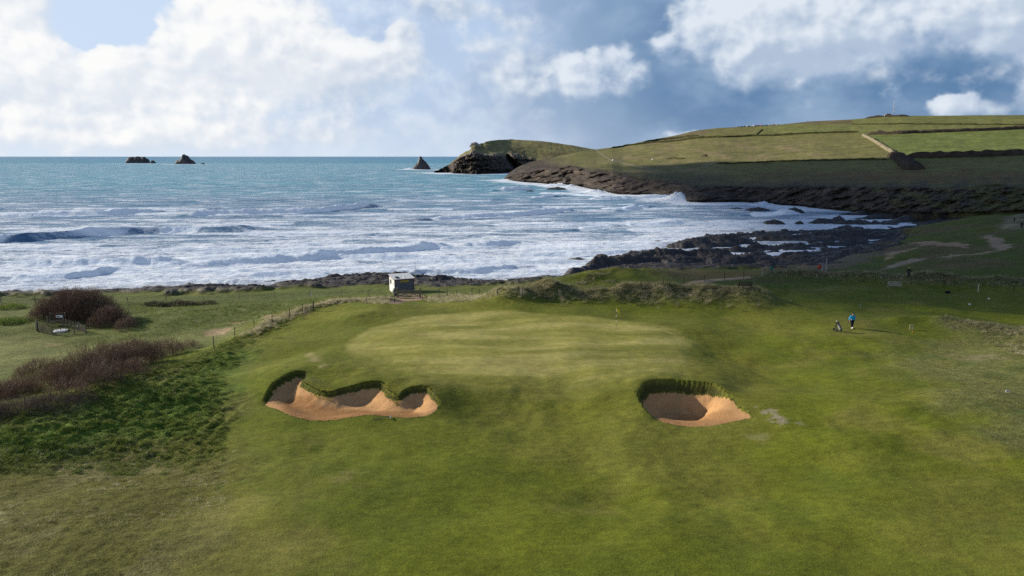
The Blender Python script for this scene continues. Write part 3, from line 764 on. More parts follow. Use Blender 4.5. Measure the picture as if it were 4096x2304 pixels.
zid = np.zeros(N, int)                       # 0 turf, 1/2 bunker sand, 3 rock
zid[rk > .55] = 3
zid[zone['s1'] > .5] = 1; zid[zone['s2'] > .5] = 2
fz = np.zeros(len(q), int)
for k in (3, 1, 2): fz[(zid[q] == k).sum(1) >= 3] = k
XYZ = np.c_[hx, hy, hz]
def sub(name, k, mat, colors, rufv):
    fq = q[fz == k]; us, inv = np.unique(fq, return_inverse=True)
    me = np_mesh(name, XYZ[us], inv.reshape(-1, 4)); set_col(me, 'col', colors[us]); set_f(me, 'ruf', rufv[us])
    return tag(new_obj(name, me, mat), kind='structure')
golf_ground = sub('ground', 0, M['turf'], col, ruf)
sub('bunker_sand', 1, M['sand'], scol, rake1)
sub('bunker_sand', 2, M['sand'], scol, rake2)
shore = sub('rocky_shore', 3, M['rock'], col, ruf)
# land goes on outside the frame, a little below the modelled ground
me = np_mesh('ground', [(-400, -300, 1.0), (500, -300, 1.0), (500, 300, 3.0), (260, 300, 1.0), (190, 130, .8), (60, 30, .8), (-60, 30, .8), (-112, 112, .8), (-400, 112, .8)], [[0, 1, 5, 6], [1, 2, 3, 4], [0, 6, 7, 8]], False)
set_col(me, 'col', np.tile((.1, .12, .03), (9, 1))); set_f(me, 'ruf', np.ones(9) * .5)
o = new_obj('surrounding_ground', me, M['turf']); tag(o, kind='structure')

# ------------------------------------------------------------------ headland and far hillside
def fan(name, cols_, nrow, du, rockpoly, mat, colf, gully=None, behind=300.0, jag=1.0):
    """cols_: (u, foot v, foot d, cliff v, cliff d, skyline v, skyline d) measured in the photograph; each vertex stands at its own distance"""
    T = np.array(cols_, float)
    us = np.arange(T[0, 0], T[-1, 0], du)
    I = lambda k: np.interp(us, T[:, 0], T[:, k])
    fv, fd, cv, cd, sv, sd = (I(k) for k in range(1, 7))
    if name == 'hillside':
        sm = lambda a: np.convolve(np.pad(a, 30, 'edge'), np.ones(61) / 61, 'valid')
        kk = smooth(2200, 2480, us); cd = np.maximum(sm(cd) * kk + cd * (1 - kk), fd + 4)
    nc = max(int(nrow * .36), 8)
    rows_v, rows_d, rows_t = [], [], []
    for t in np.linspace(0, 1, nc, endpoint=False): rows_v.append(fv + (cv - fv) * t); rows_d.append(fd + (cd - fd) * t); rows_t.append(t * .4)
    for t in np.linspace(0, 1, nrow - nc): rows_v.append(cv + (sv - cv) * t); rows_d.append(cd + (sd - cd) * t); rows_t.append(.4 + .6 * t)
    V_, D_ = np.array(rows_v), np.array(rows_d); U_ = np.tile(us, (nrow, 1)); T_ = np.tile(np.array(rows_t)[:, None], (1, len(us)))
    a, b = (U_ - 2048) / F, (1152 - V_) / F
    t = D_ / (CP_ + b * SP)
    X, Y, Z = a * t, D_.copy(), CAMZ + (-SP + b * CP_) * t
    return us, U_, V_, X, Y, Z, T_
def finish_fan(name, X, Y, Z, C3, rock, mat, behind):
    # close the far side with a slope that falls away out of sight
    for k in (behind * .15, behind * .5, behind):
        X = np.vstack([X, X[-1] * (1 + k / Y[-1])]) if False else np.vstack([X, X[-1]]); 
        Y = np.vstack([Y, Y[-1] + (k if k == behind * .15 else k * .5)]); Z = np.vstack([Z, Z[-1] - (2 + k * .09)])
        C3 = np.concatenate([C3, C3[-1:]]); rock = np.vstack([rock, rock[-1]])
    X = np.vstack([X[0], X]); Y = np.vstack([Y[0] , Y]); Z = np.vstack([np.minimum(Z[0], 0) - 4, Z]); C3 = np.concatenate([C3[:1], C3]); rock = np.vstack([rock[:1], rock])
    me = np_mesh(name, np.c_[X.ravel(), Y.ravel(), Z.ravel()], grid_faces(*X.shape))
    set_col(me, 'col', C3.reshape(-1, 3)); set_f(me, 'rock', rock.ravel())
    return tag(new_obj(name, me, mat), kind='structure')
def hill_mat():
    m, n, b = principled('hill_grass_and_cliff', (.1, .12, .03), .9, .15)
    at = n.node('ShaderNodeAttribute', attribute_name='col').outputs['Color']
    rk_ = n.node('ShaderNodeAttribute', attribute_name='rock').outputs['Fac']
    gp = n.node('ShaderNodeNewGeometry').outputs['Position']
    k1 = n.noise(gp, .05, 5, .65); k2 = n.noise(n.vmul(gp, (1, .5, 1)), .35, 5, .7); k3 = n.noise(n.vmul(gp, (.6, 1, 3.0)), .12, 6, .70)
    fg = n.m('MULTIPLY', n.map(k1, .3, .7, .72, 1.28, 'LINEAR'), n.map(k2, .25, .75, .60, 1.40, 'LINEAR'))
    fr = n.m('MULTIPLY', n.map(k3, .3, .7, .55, 1.5, 'LINEAR'), n.map(k2, .25, .75, .6, 1.4, 'LINEAR'))
    f = n.m('ADD', n.m('MULTIPLY', fg, n.m('SUBTRACT', 1.0, rk_)), n.m('MULTIPLY', fr, rk_))
    n.l.new(n.mix(1.0, at, n.xyz(f, f, f), 'MULTIPLY'), b.inputs['Base Color'])
    bn = n.node('ShaderNodeBump'); bn.inputs['Strength'].default_value = .9
    n.put(bn.inputs['Distance'], n.m('MULTIPLY_ADD', rk_, 1.6, .5))
    n.l.new(n.m('ADD', k3, n.m('MULTIPLY', k2, .35)), bn.inputs['Height']); n.l.new(bn.outputs[0], b.inputs['Normal'])
    return m
M['hill'] = hill_mat()
def dz0(v, z=0.0):
    d = ray(2048, v); return (z - CAMZ) / d[2] * d[1]
HEAD = []
HSKY = [(1736,688),(1748,683),(1762,677),(1778,668),(1792,660),(1803,652),(1815,641),(1826,634),(1838,622),(1850,614),(1862,606),(1872,603),(1880,599),(1886,583),(1900,576),(1914,577),(1922,573),(1934,572),(1942,567),(1962,563),(2000,559),(2045,557),(2100,561),(2150,563),(2200,568),(2250,576),(2300,583),(2350,593),(2385,598),(2440,606)]
for u, sv in HSKY:
    fv = np.interp(u, [1736, 1800, 1815, 1900, 1960, 2050, 2120, 2440], [689.5, 689, 693, 695, 694.5, 690, 688, 688])
    fd = dz0(fv); sd = np.interp(u, [1736, 1800, 1880, 2045, 2440], [fd + 4, fd + 25, fd + 120, 1600, 1620])
    k = np.interp(u, [1736, 1800, 1880, 1950, 2050, 2150, 2440], [.9, .9, .80, .55, .52, .35, .3])
    HEAD.append((u, fv, fd, fv + (sv - fv) * k, fd + (sd - fd) * .28, sv, sd))
us, U_, V_, X, Y, Z, T_ = fan('headland', HEAD, 90, 3.0, None, None, None)
rk2 = smooth(.50, .36, T_ + .12 * fbm(U_ * .03, V_ * .05, 4, 3) - .25 * smooth(1930, 1860, U_))
gl, _, _, _ = seg_dist(U_, V_, [(2020,612),(2036,640),(2060,668),(2070,690)])
cave = np.exp(-(gl / 13) ** 2) * smooth(600, 625, V_)
inn = ridged(U_ * .022, V_ * .05, 5, 5, .55) * 15 * rk2 * smooth(.0, .08, 1 - T_) + 6 * ridged(U_ * .11, V_ * .12, 3, 6) * rk2
Y = Y - inn + cave * 75 * rk2
X = X * (Y / (Y + inn - cave * 75 * rk2))
Z = Z + rk2 * (T_ < .38) * 1.6 * ridged(U_ * .08, V_ * .14, 3, 9) + .5 * fbm(U_ * .05, V_ * .1, 3, 10) * (1 - rk2)
hc = np.empty(U_.shape + (3,)); hc[:] = (.215, .195, .075)
n1 = fbm(U_ * .012, V_ * .04, 4, 12)[..., None]; hc = hc + (np.array((.150, .132, .055)) - hc) * smooth(-.1, .4, n1)
lw = (smooth(2150, 2260, U_) * smooth(610, 640, V_))[..., None]; hc = hc + (np.array((.13, .115, .07)) - hc) * lw * .6
rc = np.empty(U_.shape + (3,)); rc[:] = (.080, .066, .056)
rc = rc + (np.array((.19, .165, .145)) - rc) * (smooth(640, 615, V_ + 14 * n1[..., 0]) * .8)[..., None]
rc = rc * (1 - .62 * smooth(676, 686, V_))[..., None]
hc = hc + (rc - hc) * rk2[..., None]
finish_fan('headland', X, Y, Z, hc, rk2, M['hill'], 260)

# u, foot v, foot d, cliff v, cliff d, sky v, sky d
HS = [(2016,717.5,0,716,0,714,0),(2033,721,0,706,0,694,0),(2063,724,0,698,0,673,0),(2095,727,0,690,0,657,0),(2129,729,0,684,0,646,0),(2205,737,0,672,0,631,0),(2280,743,0,664,0,615,0),(2330,749,0,672,0,604,0),(2385,762,0,680,0,597,0),
      (2450,774,0,683,0,589,0),(2492,778,0,698,0,583,0),(2600,780,0,716,0,560,0),(2690,788,0,729,0,544,0),(2722,801,0,733,0,537,0),(2760,808,0,736,0,527,0),(2800,809,0,738,0,520,0),(2870,808,0,740,0,512,0),(2950,807,0,744,0,508,0),
      (3100,818,0,745,0,500,0),(3180,823,0,744,0,492,0),(3250,832,0,743,0,485,0),(3400,846,0,745,0,478,0),(3520,853,0,748,0,468,0),(3600,858,0,748,0,463,0),(3750,858,0,748,0,463,0),(3900,852,0,746,0,461,0),(4096,850,0,743,0,460,0),(4420,848,0,740,0,462,0)]
HS2 = []
for (u, fv, _, cv, _, sv, _) in HS:
    zf = np.interp(u, [2000, 3400, 3600, 3900, 4420], [0, 0, 2.0, 5.0, 7.5])
    fd = dz0(fv, zf)
    sd = np.interp(u, [2016, 2063, 2129, 2205, 2300, 2385, 2500, 2700, 3000, 3300, 3600, 4096, 4420], [912, 925, 955, 1000, 1085, 1150, 1185, 1205, 1180, 1150, 1100, 1020, 960])
    cdd = np.interp(u, [2016, 2063, 2129, 2300, 2500, 2760, 3100, 3500, 4420], [3, 12, 30, 70, 60, 38, 30, 32, 40])
    HS2.append((u, fv, fd, cv, fd + cdd, sv, sd))
us, U_, V_, X, Y, Z, T_ = fan('hillside', HS2, 150, 5.0, None, None, None)
Xh0, Yh0, Zh0 = X.copy(), Y.copy(), Z.copy()
def hill_at(u, v):
    """point of the hillside seen at a photograph pixel"""
    j = int(np.clip(round((u - us[0]) / 5.0), 0, len(us) - 1))
    y = np.interp(-v, -V_[:, j], Yh0[:, j])
    return PD(u, v, y)
edge = fbm(U_ * .012, V_ * .03, 4, 14)
cliffm = smooth(.47, .36, T_ + .09 * edge)
rk2 = cliffm * smooth(4200, 3500, U_ + 900 * edge) * .85 + cliffm * .15
rk2 = np.maximum(rk2, smooth(2290, 2110, U_ + 130 * edge + 120 * (T_ - .6)))
inn = (ridged(U_ * .012 + V_ * .02, V_ * .03, 5, 15, .52) * (4.5 + 9 * smooth(2560, 2350, U_)) + 2.5 * ridged(U_ * .05 + V_ * .08, V_ * .06, 3, 18) * smooth(2560, 2350, U_)) * cliffm * smooth(0, .05, T_) * smooth(.46, .40, T_)
X = X * (Y - inn) / Y; Y = Y - inn
Z = Z + (.5 * ridged(U_ * .02 + V_ * .03, V_ * .16, 4, 19) * rk2 * smooth(.42, .36, T_) + .35 * fbm(U_ * .02, V_ * .05, 4, 20) * (T_ < .97)) * (T_ > .02)
hc = np.empty(U_.shape + (3,)); hc[:] = (.158, .148, .048)
def hl(c, m): 
    global hc
    hc = hc + (np.asarray(c) - hc) * m[..., None]
e1 = fbm(U_ * .01, V_ * .05, 5, 22); e2 = fbm(U_ * .03, V_ * .12, 4, 23)
hl((.225, .180, .085), smooth(-.15, .35, e1 + .25 * e2) * smooth(540, 600, V_) * smooth(3400, 3200, U_) * .8)         # dry pasture
hl((.130, .138, .042), smooth(2600, 2350, U_) * .5)
hl((.11, .10, .05), smooth(.12, .35, e2) * smooth(3440, 3300, U_) * .35)
upr = smooth(3440, 3470, U_ - (V_ - 540) * 1.55) * smooth(528, 534, V_ + (U_ - 3463) * .028)                        # bright right-hand field
hl((.125, .158, .036), upr * .9)
hl((.14, .16, .050), upr * smooth(.0, .4, e1) * .5)
top = smooth(532, 528, V_ + (U_ - 3463) * .02) * smooth(3000, 3050, U_)
hl((.150, .158, .046), top * .9)
hl((.125, .095, .050), smooth(500, 494, V_) * smooth(2700, 2800, U_) * smooth(3420, 3395, U_ + 20 * e2) * .8)         # heath on the crest
hl((.13, .10, .065), smooth(2560, 2620, U_) * smooth(2860, 2800, U_) * smooth(548, 541, V_ - (2800 - U_) * .18 + 10 * e2) * .6)
lowf = smooth(640, 648, V_ - (U_ - 3178) * -.02) * smooth(2880, 2920, U_)
hl((.155, .142, .040), lowf * .9)
scrub = smooth(672, 700, V_ + 22 * edge) * smooth(2850, 3050, U_)
hl((.125, .092, .034), scrub * .9)
hl((.165, .085, .028), scrub * smooth(.05, .3, e2 + .5 * e1) * smooth(3300, 3500, U_) * .65)
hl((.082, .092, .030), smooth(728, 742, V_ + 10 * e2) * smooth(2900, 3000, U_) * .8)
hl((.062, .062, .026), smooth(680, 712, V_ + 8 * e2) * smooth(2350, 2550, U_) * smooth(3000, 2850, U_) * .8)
hl((.085, .070, .045), smooth(2330, 2180, U_ + 40 * e1) * smooth(620, 650, V_ + 14 * e2) * .85)
for pl, wd, c in (([(2385,598),(2398,610),(2410,618),(2427,632),(2452,644),(2490,652),(2548,666),(2600,672)], 3.2, (.26, .22, .16)), ([(2575,668),(2600,678),(2640,684)], 2.5, (.22, .18, .13)),
                  ([(3000,736),(3300,741),(3700,742),(4096,745)], 1.6, (.12, .11, .07))):
    hl(c, smooth(wd, wd * .4, seg_dist(U_, V_, pl)[0]) * .75)
rc = np.empty(U_.shape + (3,)); rc[:] = (.058, .047, .040)
rc = rc + (np.array((.115, .088, .068)) - rc) * (smooth(.1, .6, e2 + e1) * .7)[..., None]
rc = rc * (1 - .5 * smooth(.06, .0, T_))[..., None]
hc = hc + (rc - hc) * rk2[..., None]
gr = cliffm * (1 - rk2)
hl((.085, .075, .035), gr * .7)
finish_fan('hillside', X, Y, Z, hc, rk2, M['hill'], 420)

# ------------------------------------------------------------------ sea
BREAK = [  # photo line, height m, broken from..to (fraction of its run; several), front and back width
    ([(-250,872),(0,868),(300,862),(500,856),(660,846)], 2.3, [(0.0,1.0)], 3.0, 9),
    ([(700,868),(843,860),(1100,853),(1300,845),(1480,828),(1560,822)], 3.0, [(.06,.90)], 3.5, 10),
    ([(-200,985),(0,968),(300,946),(525,934),(620,931),(720,929),(950,927),(1050,926)], 2.7, [(.0,.12),(.575,.74)], 4.0, 9),
    ([(700,1068),(900,1057),(1100,1047),(1300,1032),(1500,1014),(1735,994),(1950,984),(2150,972)], 1.8, [(0.02,.7),(.74,1)], 2.2, 5),
    ([(1560,890),(1654,883),(1900,872),(2100,860),(2265,845),(2330,842)], 2.3, [(.2,.92)], 3.0, 8),
    ([(-250,812),(0,812),(500,808),(900,806),(1300,800)], 1.8, [], 6.0, 14),
    ([(-200,1120),(0,1116),(250,1112),(330,1103),(470,1088)], 1.3, [(.45,.95)], 2.0, 4),
    ([(330,1075),(420,1066),(600,1058),(720,1064)], 1.0, [(.4,1)], 2.0, 4),
    ([(1600,1112),(1700,1100),(1900,1092),(2035,1076),(2130,1068)], 1.3, [(.05,.85)], 1.8, 4),
    ([(1960,765),(2020,762),(2130,757)], 2.6, [(.25,1)], 5, 12),
    ([(2110,795),(2200,790),(2275,782)], 1.8, [(.1,.6)], 3, 8),
    ([(2450,842),(2520,838),(2600,828),(2650,825)], 1.8, [(.2,.7)], 3, 7),
    ([(1950,800),(2050,796),(2100,795)], 1.2, [], 5, 9),
    ([(2150,775),(2300,780),(2420,790)], 1.4, [(0,1)], 4, 9),
    ([(2400,905),(2600,900),(2750,890)], 1.1, [(.3,.9)], 3, 6),
    ([(2050,930),(2250,925),(2480,905)], 1.0, [(.6,.9)], 3, 6),
    ([(2350,800),(2500,795),(2690,788),(2725,782)], 2.0, [(0,1)], 4, 8),
    ([(2950,862),(3080,860),(3180,852)], 1.6, [(.2,1)], 3, 6),
    ([(1300,930),(1700,945),(2000,940)], .9, [], 5, 8),
    ([(-200,760),(300,762),(900,760),(1500,765)], 1.1, [], 9, 16),
    ([(900,1110),(1150,1100),(1350,1108)], .8, [(.2,.9)], 2, 4),
    ([(1200,985),(1350,975),(1500,970)], .7, [(0,.5)], 2, 4)]
rb = np.random.default_rng(77)
for i in range(46):                                   # small broken wavelets all over the surf
    yy = 150 + 330 * rb.random() ** 1.3; xx = rb.uniform(-.66, .30) * yy; ln_ = rb.uniform(30, 130); a_ = rb.uniform(-.06, .16)
    BREAK.append(([(xx + t * ln_, yy + t * ln_ * a_ + rb.normal() * 1.2) for t in np.linspace(-.5, .5, 5)], rb.uniform(.25, .65), [(.15 + .3 * rb.random(), .9)], rb.uniform(.9, 1.6), rb.uniform(2.0, 4)))
ys = np.concatenate([np.geomspace(112, 900, 560), np.geomspace(905, 3000, 160)])
nc = 620
sgn = np.linspace(-1, 1, nc)
SX = sgn[None] * (.735 * ys[:, None] + 22); SY = np.tile(ys[:, None], (1, nc))
SZ = np.zeros(SX.shape); foam = np.zeros(SX.shape); crest_f = np.zeros(SX.shape)
near = smooth(900, 250, SY)
wob = 2.2 * fbm(SX * .02, SY * .03, 3, 30)
SZ += (.42 * fbm(SX * .022, SY * .075 + .01 * SX, 3, 31) + .20 * fbm(SX * .11, SY * .22, 3, 32)) * (.5 + .7 * near)
SZ += .16 * fbm(SX * .4, SY * .55, 3, 33) * smooth(420, 200, SY)
for ib, (pl, h, br, wf, wb) in enumerate(BREAK):
    h_px = ib < 22                                      # the first are read off the photograph, the rest lie in metres
    if h_px: h, wf = h * .72, wf * .75
    W = spline([P(u, v, 0.0)[:2] if h_px else (u, v) for u, v in pl], 8, False)
    mx = (SX > W[:, 0].min() - 15) & (SX < W[:, 0].max() + 15) & (SY > W[:, 1].min() - 4 * wb) & (SY < W[:, 1].max() + 4 * wb)
    xs = SX[mx]
    yc = np.interp(xs, W[:, 0], W[:, 1]); f = (xs - W[0, 0]) / (W[-1, 0] - W[0, 0])
    dy = SY[mx] - yc - 1.6 * fbm(xs * .05, xs * 0 + h, 3, 34)
    env = smooth(-.03, .10, f) * smooth(1.03, .90, f) * (1 + .45 * fbm(xs * .045, SY[mx] * .02, 3, 35))
    prof = np.where(dy < 0, np.exp(-(dy / wf) ** 2), np.exp(-(dy / wb) ** 2))
    isb = np.zeros(xs.shape)
    for a, b in br: isb = np.maximum(isb, smooth(a - .02, a + .03, f) * smooth(b + .02, b - .03, f))
    dz = h * prof * env * (.55 + .45 * isb if ib != 2 else 1.0)
    boil = isb * env * np.where(dy < 0, np.exp(-(dy / (2.1 * wf)) ** 2), np.exp(-(dy / (.55 * wb)) ** 2))
    dz += boil * h * (.30 * fbm(xs * .30, SY[mx] * .4, 4, 36, .7) + .05)
    SZ[mx] += dz
    crest_f[mx] = np.maximum(crest_f[mx], np.clip(boil * 1.5, 0, 1))
    fm = foam[mx]; fm = np.maximum(fm, boil * 1.6)
    trail = isb * env * np.where(dy > 0, np.exp(-(dy / (3.2 * wb)) ** 2), np.exp(-(dy / (3 * wf)) ** 2)) * .62
    fm = np.maximum(fm, trail)
    face = (1 - isb) * env * np.where(dy < 0, np.exp(-((dy + .6 * wf) / wf) ** 2), np.exp(-(dy / (.35 * wb)) ** 2))
    fm = fm - (.8 if ib == 2 else .22) * (1 + .9 * fbm(xs * .08, SY[mx] * .3, 3, 44)) * face
    fm = fm - (.42 if h_px else .22) * env * np.exp(-((dy + 3.4 * wf) / (1.5 * wf)) ** 2) - (.30 if h_px else .1) * env * np.exp(-((dy - 1.2 * wb) / (.7 * wb)) ** 2)
    foam[mx] = fm + .25 * prof * env
# general surf: white water inshore, open water outside
D_IN = np.interp(SX / SY, [-.7, -.35, -.1, .1, .22, .4, .7], [420, 400, 385, 400, 470, 420, 400])
surf = smooth(1.30, .72, SY / D_IN + .5 * fbm(SX * .008, SY * .012, 4, 37)) 
base_f = -.66 + .80 * surf + .30 * smooth(.8, .35, SY / D_IN) + .30 * fbm(SX * .012, SY * .035, 4, 45)
out = smooth(600, 900, SY)
band = np.exp(-((SY - 830) / 230.) ** 2) * smooth(-.15, .12, SX / SY)
base_f += .34 * band - .45 * smooth(430, 720, SY)
foam = base_f + foam
# white water where the sea meets rock
hsea = np.full(SX.shape, -9.0)
mk = (SY < 390) & (SX > -115)
hsea[mk] = tps(SX[mk], SY[mk])
shr = smooth(-4.2, -.4, hsea) * .55
foam = np.maximum(foam, foam + shr * (SY < 380))
for pl, wd, am in (([(1735,690),(1815,694),(1960,695),(2050,691)], 20, .75), ([(2016,719),(2129,731),(2205,739),(2330,751),(2450,776),(2600,783),(2712,803),(2800,810),(3000,808),(3250,834)], 13, 1.0),
                   ([(1650,677),(1722,678)], 22, .9), ([(512,652),(600,652)], 60, 1.0), ([(706,656),(776,656)], 40, .5)):
    L = seg_dist(SX, SY, [P(u, v + 1, 0) for u, v in pl])[0]
    foam = np.maximum(foam, am * smooth(wd * 2.2, wd * .2, L + wd * .8 * fbm(SX * .05, SY * .05, 3, 38)))
# spray thrown up against the cliffs
for (u, v, h, r) in ((2712,797,3.2,6),(2698,799,2.4,8),(2724,801,2.2,5),(2262,742,4,6),(2225,744,2.5,9),(2290,748,2.2,7),(2030,722,2.0,8),(2600,786,1.8,9),(510,652,9,16),(1640,678,4,12),(3050,822,2.5,5),(3160,858,2.4,4),(2380,770,2.5,8)):
    c = P(u, v, 0)
    rr_ = np.hypot(SX - c[0], (SY - c[1]) * .8)
    k = rr_ < 3 * r
    e = np.exp(-(rr_[k] / r) ** 2)
    SZ[k] += h * e * (.55 + .9 * np.abs(fbm(SX[k] * .35, SY[k] * .3, 4, 39, .7))); foam[k] = np.maximum(foam[k], 1.5 * e)
me = np_mesh('sea', np.c_[SX.ravel(), SY.ravel(), SZ.ravel()], grid_faces(*SX.shape))
set_f(me, 'foam', foam.ravel()); set_f(me, 'crest', crest_f.ravel())
def sea_mat():
    m, n, b = principled('sea_water', (.02, .12, .15), .22, .5)
    b.inputs['IOR'].default_value = 1.33
    at = n.node('ShaderNodeAttribute', attribute_name='foam').outputs['Fac']
    gp = n.node('ShaderNodeNewGeometry').outputs['Position']
    px, py, pz = n.sep(gp)[:3]
    k1 = n.noise(n.vmul(gp, (.30, 1.0, .6)), .13, 6, .66, .5)
    k2 = n.noise(n.vmul(gp, (.42, 1.0, .8)), .55, 5, .70, .6)
    k3 = n.noise(n.vmul(gp, (.5, 1.0, 1.0)), 2.6, 3, .65)
    # lacework of foam: ridges of a distorted noise
    r1 = n.m('SUBTRACT', 1.0, n.m('MULTIPLY', n.m('ABSOLUTE', n.m('SUBTRACT', k2, .5)), 5.5), clamp=True)
    s = n.m('ADD', n.m('MULTIPLY', n.m('SUBTRACT', k1, .5), 2.1), n.m('MULTIPLY', n.m('SUBTRACT', r1, .5), .36))
    s = n.m('ADD', s, n.m('MULTIPLY', n.m('SUBTRACT', k3, .5), .55))
    f = n.map(n.m('ADD', at, s), -.06, .50)
    depth = n.map(py, 330.0, 760.0)
    shade = n.map(n.noise(n.vmul(gp, (.25, 1, 1)), .012, 4, .6), .3, .7)
    wa = n.mix(depth, (.120, .225, .350), n.mix(shade, (.016, .185, .290), (.028, .275, .370)))
    wa = n.mix(n.map(py, 2200.0, 7000.0), wa, (.028, .190, .330))
    foamc = n.mix(n.map(k2, .3, .7), (.56, .65, .79), (.84, .875, .92))
    n.l.new(n.mix(f, wa, foamc), b.inputs['Base Color'])
    n.l.new(n.map(f, 0, 1, .30, .85, 'LINEAR'), b.inputs['Roughness'])
    n.l.new(n.map(f, 0, 1, .06, .04, 'LINEAR'), b.inputs['Specular IOR Level'])
    w1 = n.noise(n.vmul(gp, (.35, 1.0, 1.0)), .22, 5, .62); w2 = n.noise(n.vmul(gp, (.5, 1, 1)), 1.5, 4, .6); w0 = n.noise(n.vmul(gp, (.28, 1, 1)), .035, 4, .6)
    hgt = n.m('ADD', n.m('MULTIPLY', w0, 9.0), n.m('ADD', n.m('MULTIPLY', w1, 1.7), n.m('ADD', n.m('MULTIPLY', w2, .26), n.m('MULTIPLY', n.m('MULTIPLY', f, k2), .5))))
    bn = n.node('ShaderNodeBump'); bn.inputs['Strength'].default_value = .75; bn.inputs['Distance'].default_value = 1.0
    n.l.new(hgt, bn.inputs['Height']); n.l.new(bn.outputs[0], b.inputs['Normal'])
    # tumbling foam is full of air: light comes through it from behind
    cr_ = n.node('ShaderNodeAttribute', attribute_name='crest').outputs['Fac']
    tl = n.node('ShaderNodeBsdfTranslucent'); tl.inputs['Color'].default_value = (.80, .86, .92, 1)
    ms = n.node('ShaderNodeMixShader'); n.l.new(n.m('MULTIPLY', cr_, .28), ms.inputs[0])
    n.l.new(b.outputs[0], ms.inputs[1]); n.l.new(tl.outputs[0], ms.inputs[2])
    n.l.new(ms.outputs[0], n.t.nodes['Material Output'].inputs['Surface'])
    return m
M['sea'] = sea_mat()
tag(new_obj('sea', me, M['sea']), kind='structure')
# open sea to the horizon and out to either side
ring, fc = [], []
far_y = [-400, 112, 300, 900, 3000, 9000, 30000, 80000]
V2 = []
edge_x = lambda y: .735 * y + 22 if y >= 112 else 0
for y in far_y:
    xi = edge_x(min(max(y, 112), 3000)) if y <= 3000 else edge_x(3000) + (y - 3000) * .72
    V2.append([(-xi - max(8000, y), y), (-xi + 2, y), (xi - 2, y), (xi + max(8000, y), y)])
VV = np.array([[(a, b, -.35 if abs(b) < 3001 else -.35) for a, b in r] for r in V2]).reshape(-1, 3)
for i in range(len(far_y) - 1):
    for j in range(3):
        if j == 1 and far_y[i + 1] <= 3000 and far_y[i] >= 112: continue
        if far_y[i] < 112 and j != 0: continue
        a = i * 4 + j; fc.append((a, a + 1, a + 5, a + 4))
me = np_mesh('open_sea', VV, fc, False); set_f(me, 'foam', np.full(len(VV), -1.1))
tag(new_obj('open_sea', me, M['sea']), kind='structure')

# ------------------------------------------------------------------ the cloud that shades the shore and the lower hillside
SHADE = [(2,128),(8,112),(20,99),(36,89),(56,82),(85,80),(130,78),(300,60),(700,100),(900,500),(640,600),(430,636),(310,720),(200,790),(120,760),(95,600),(75,430),(62,300),(42,215),(24,160)]
def cloud_over(shape, base_h, name, zg=7.0, slope=.42, cap=90.0, cell=9.0, sd=3):
    t = (base_h - zg) / SUN.z
    pl = spline([(x + SUN.x * t, y + SUN.y * t) for x, y in shape], 4)
    x0, y0 = pl.min(0) - 10; x1, y1 = pl.max(0) + 10
    gx_ = np.arange(x0, x1, cell); gy_ = np.arange(y0, y1, cell)
    A, B = np.meshgrid(gx_, gy_)
    d = -sdf(A, B, pl) + 9 * fbm(A * .02, B * .02, 4, sd)
    h = np.clip(d, 0, None) * slope; h = cap * (1 - np.exp(-h / cap)) * (1 + .35 * fbm(A * .015, B * .015, 4, sd + 2))
    ok = d > 0
    n_ = A.size
    top = np.c_[A.ravel(), B.ravel(), (base_h + h).ravel()]; bot = np.c_[A.ravel(), B.ravel(), (base_h - h * .12 - .5).ravel()]
    fq = grid_faces(*A.shape); fq = fq[ok.ravel()[fq].all(1)]
    # side walls along the border edges
    ed = {}
    for f in fq:
        for a, b in zip(f, np.roll(f, -1)): ed[(a, b)] = 1
    wall = [(b, a, a + n_, b + n_) for (a, b) in ed if (b, a) not in ed]
    allf = np.vstack([fq, fq[:, ::-1] + n_, np.array(wall)])
    us_, inv = np.unique(allf, return_inverse=True)
    me = np_mesh(name, np.vstack([top, bot])[us_], inv.reshape(-1, 4))
    m, n, b = principled('cloud_white', (.86, .86, .87), 1.0, 0.0)
    return tag(new_obj(name, me, m), kind='structure')
cloud_over(SHADE, 1000.0, 'cloud')
# ------------------------------------------------------------------ grass tufts
def tuft(name, nb, L, spread, lean, wd, mat, seed, seg=3, up=1.0):
    r = np.random.default_rng(seed); V, Fc = [], []
    for i in range(nb):
        a = r.random() * 2 * PI; rad = spread * math.sqrt(r.random())
        p = np.array([math.cos(a) * rad, math.sin(a) * rad, -.03])
        d = np.array([math.cos(a) * .45 + r.normal() * .25 + lean * .35, math.sin(a) * .45 + r.normal() * .25, up])
        d /= np.linalg.norm(d); l = L * (.55 + .6 * r.random())
        side = np.array([-math.sin(a + r.normal()), math.cos(a + r.normal()), 0.0]); n0 = len(V)
        for s in range(seg):
            w_ = wd * (1 - s / seg * .8)
            V += [p - side * w_ / 2, p + side * w_ / 2]
            p = p + d * l / seg
            d = d + np.array([lean * .55 + math.cos(a) * .12, math.sin(a) * .12, -.42 - .25 * r.random()]) * .75; d /= np.linalg.norm(d)
        V.append(p)
        for s in range(seg - 1):
            b0 = n0 + 2 * s; Fc += [(b0, b0 + 1, b0 + 3), (b0, b0 + 3, b0 + 2)]
        b0 = n0 + 2 * (seg - 1); Fc.append((b0, b0 + 1, b0 + 2))
    me = np_mesh(name, V, Fc, True); me.materials.append(mat)
    return bpy.data.objects.new(name, me)
GM = {}
GM['marram'] = blade_mat('marram_straw', (.38, .33, .18), (.15, .165, .062))
GM['marram2'] = blade_mat('marram_bleached', (.66, .58, .40), (.38, .35, .19))
GM['tussock'] = blade_mat('tussock_green', (.100, .170, .024), (.200, .225, .046))
GM['olive'] = blade_mat('rough_olive', (.17, .172, .040), (.26, .235, .080))
GM['fringe'] = blade_mat('bunker_fringe', (.062, .092, .016), (.120, .130, .030), .7, .10)
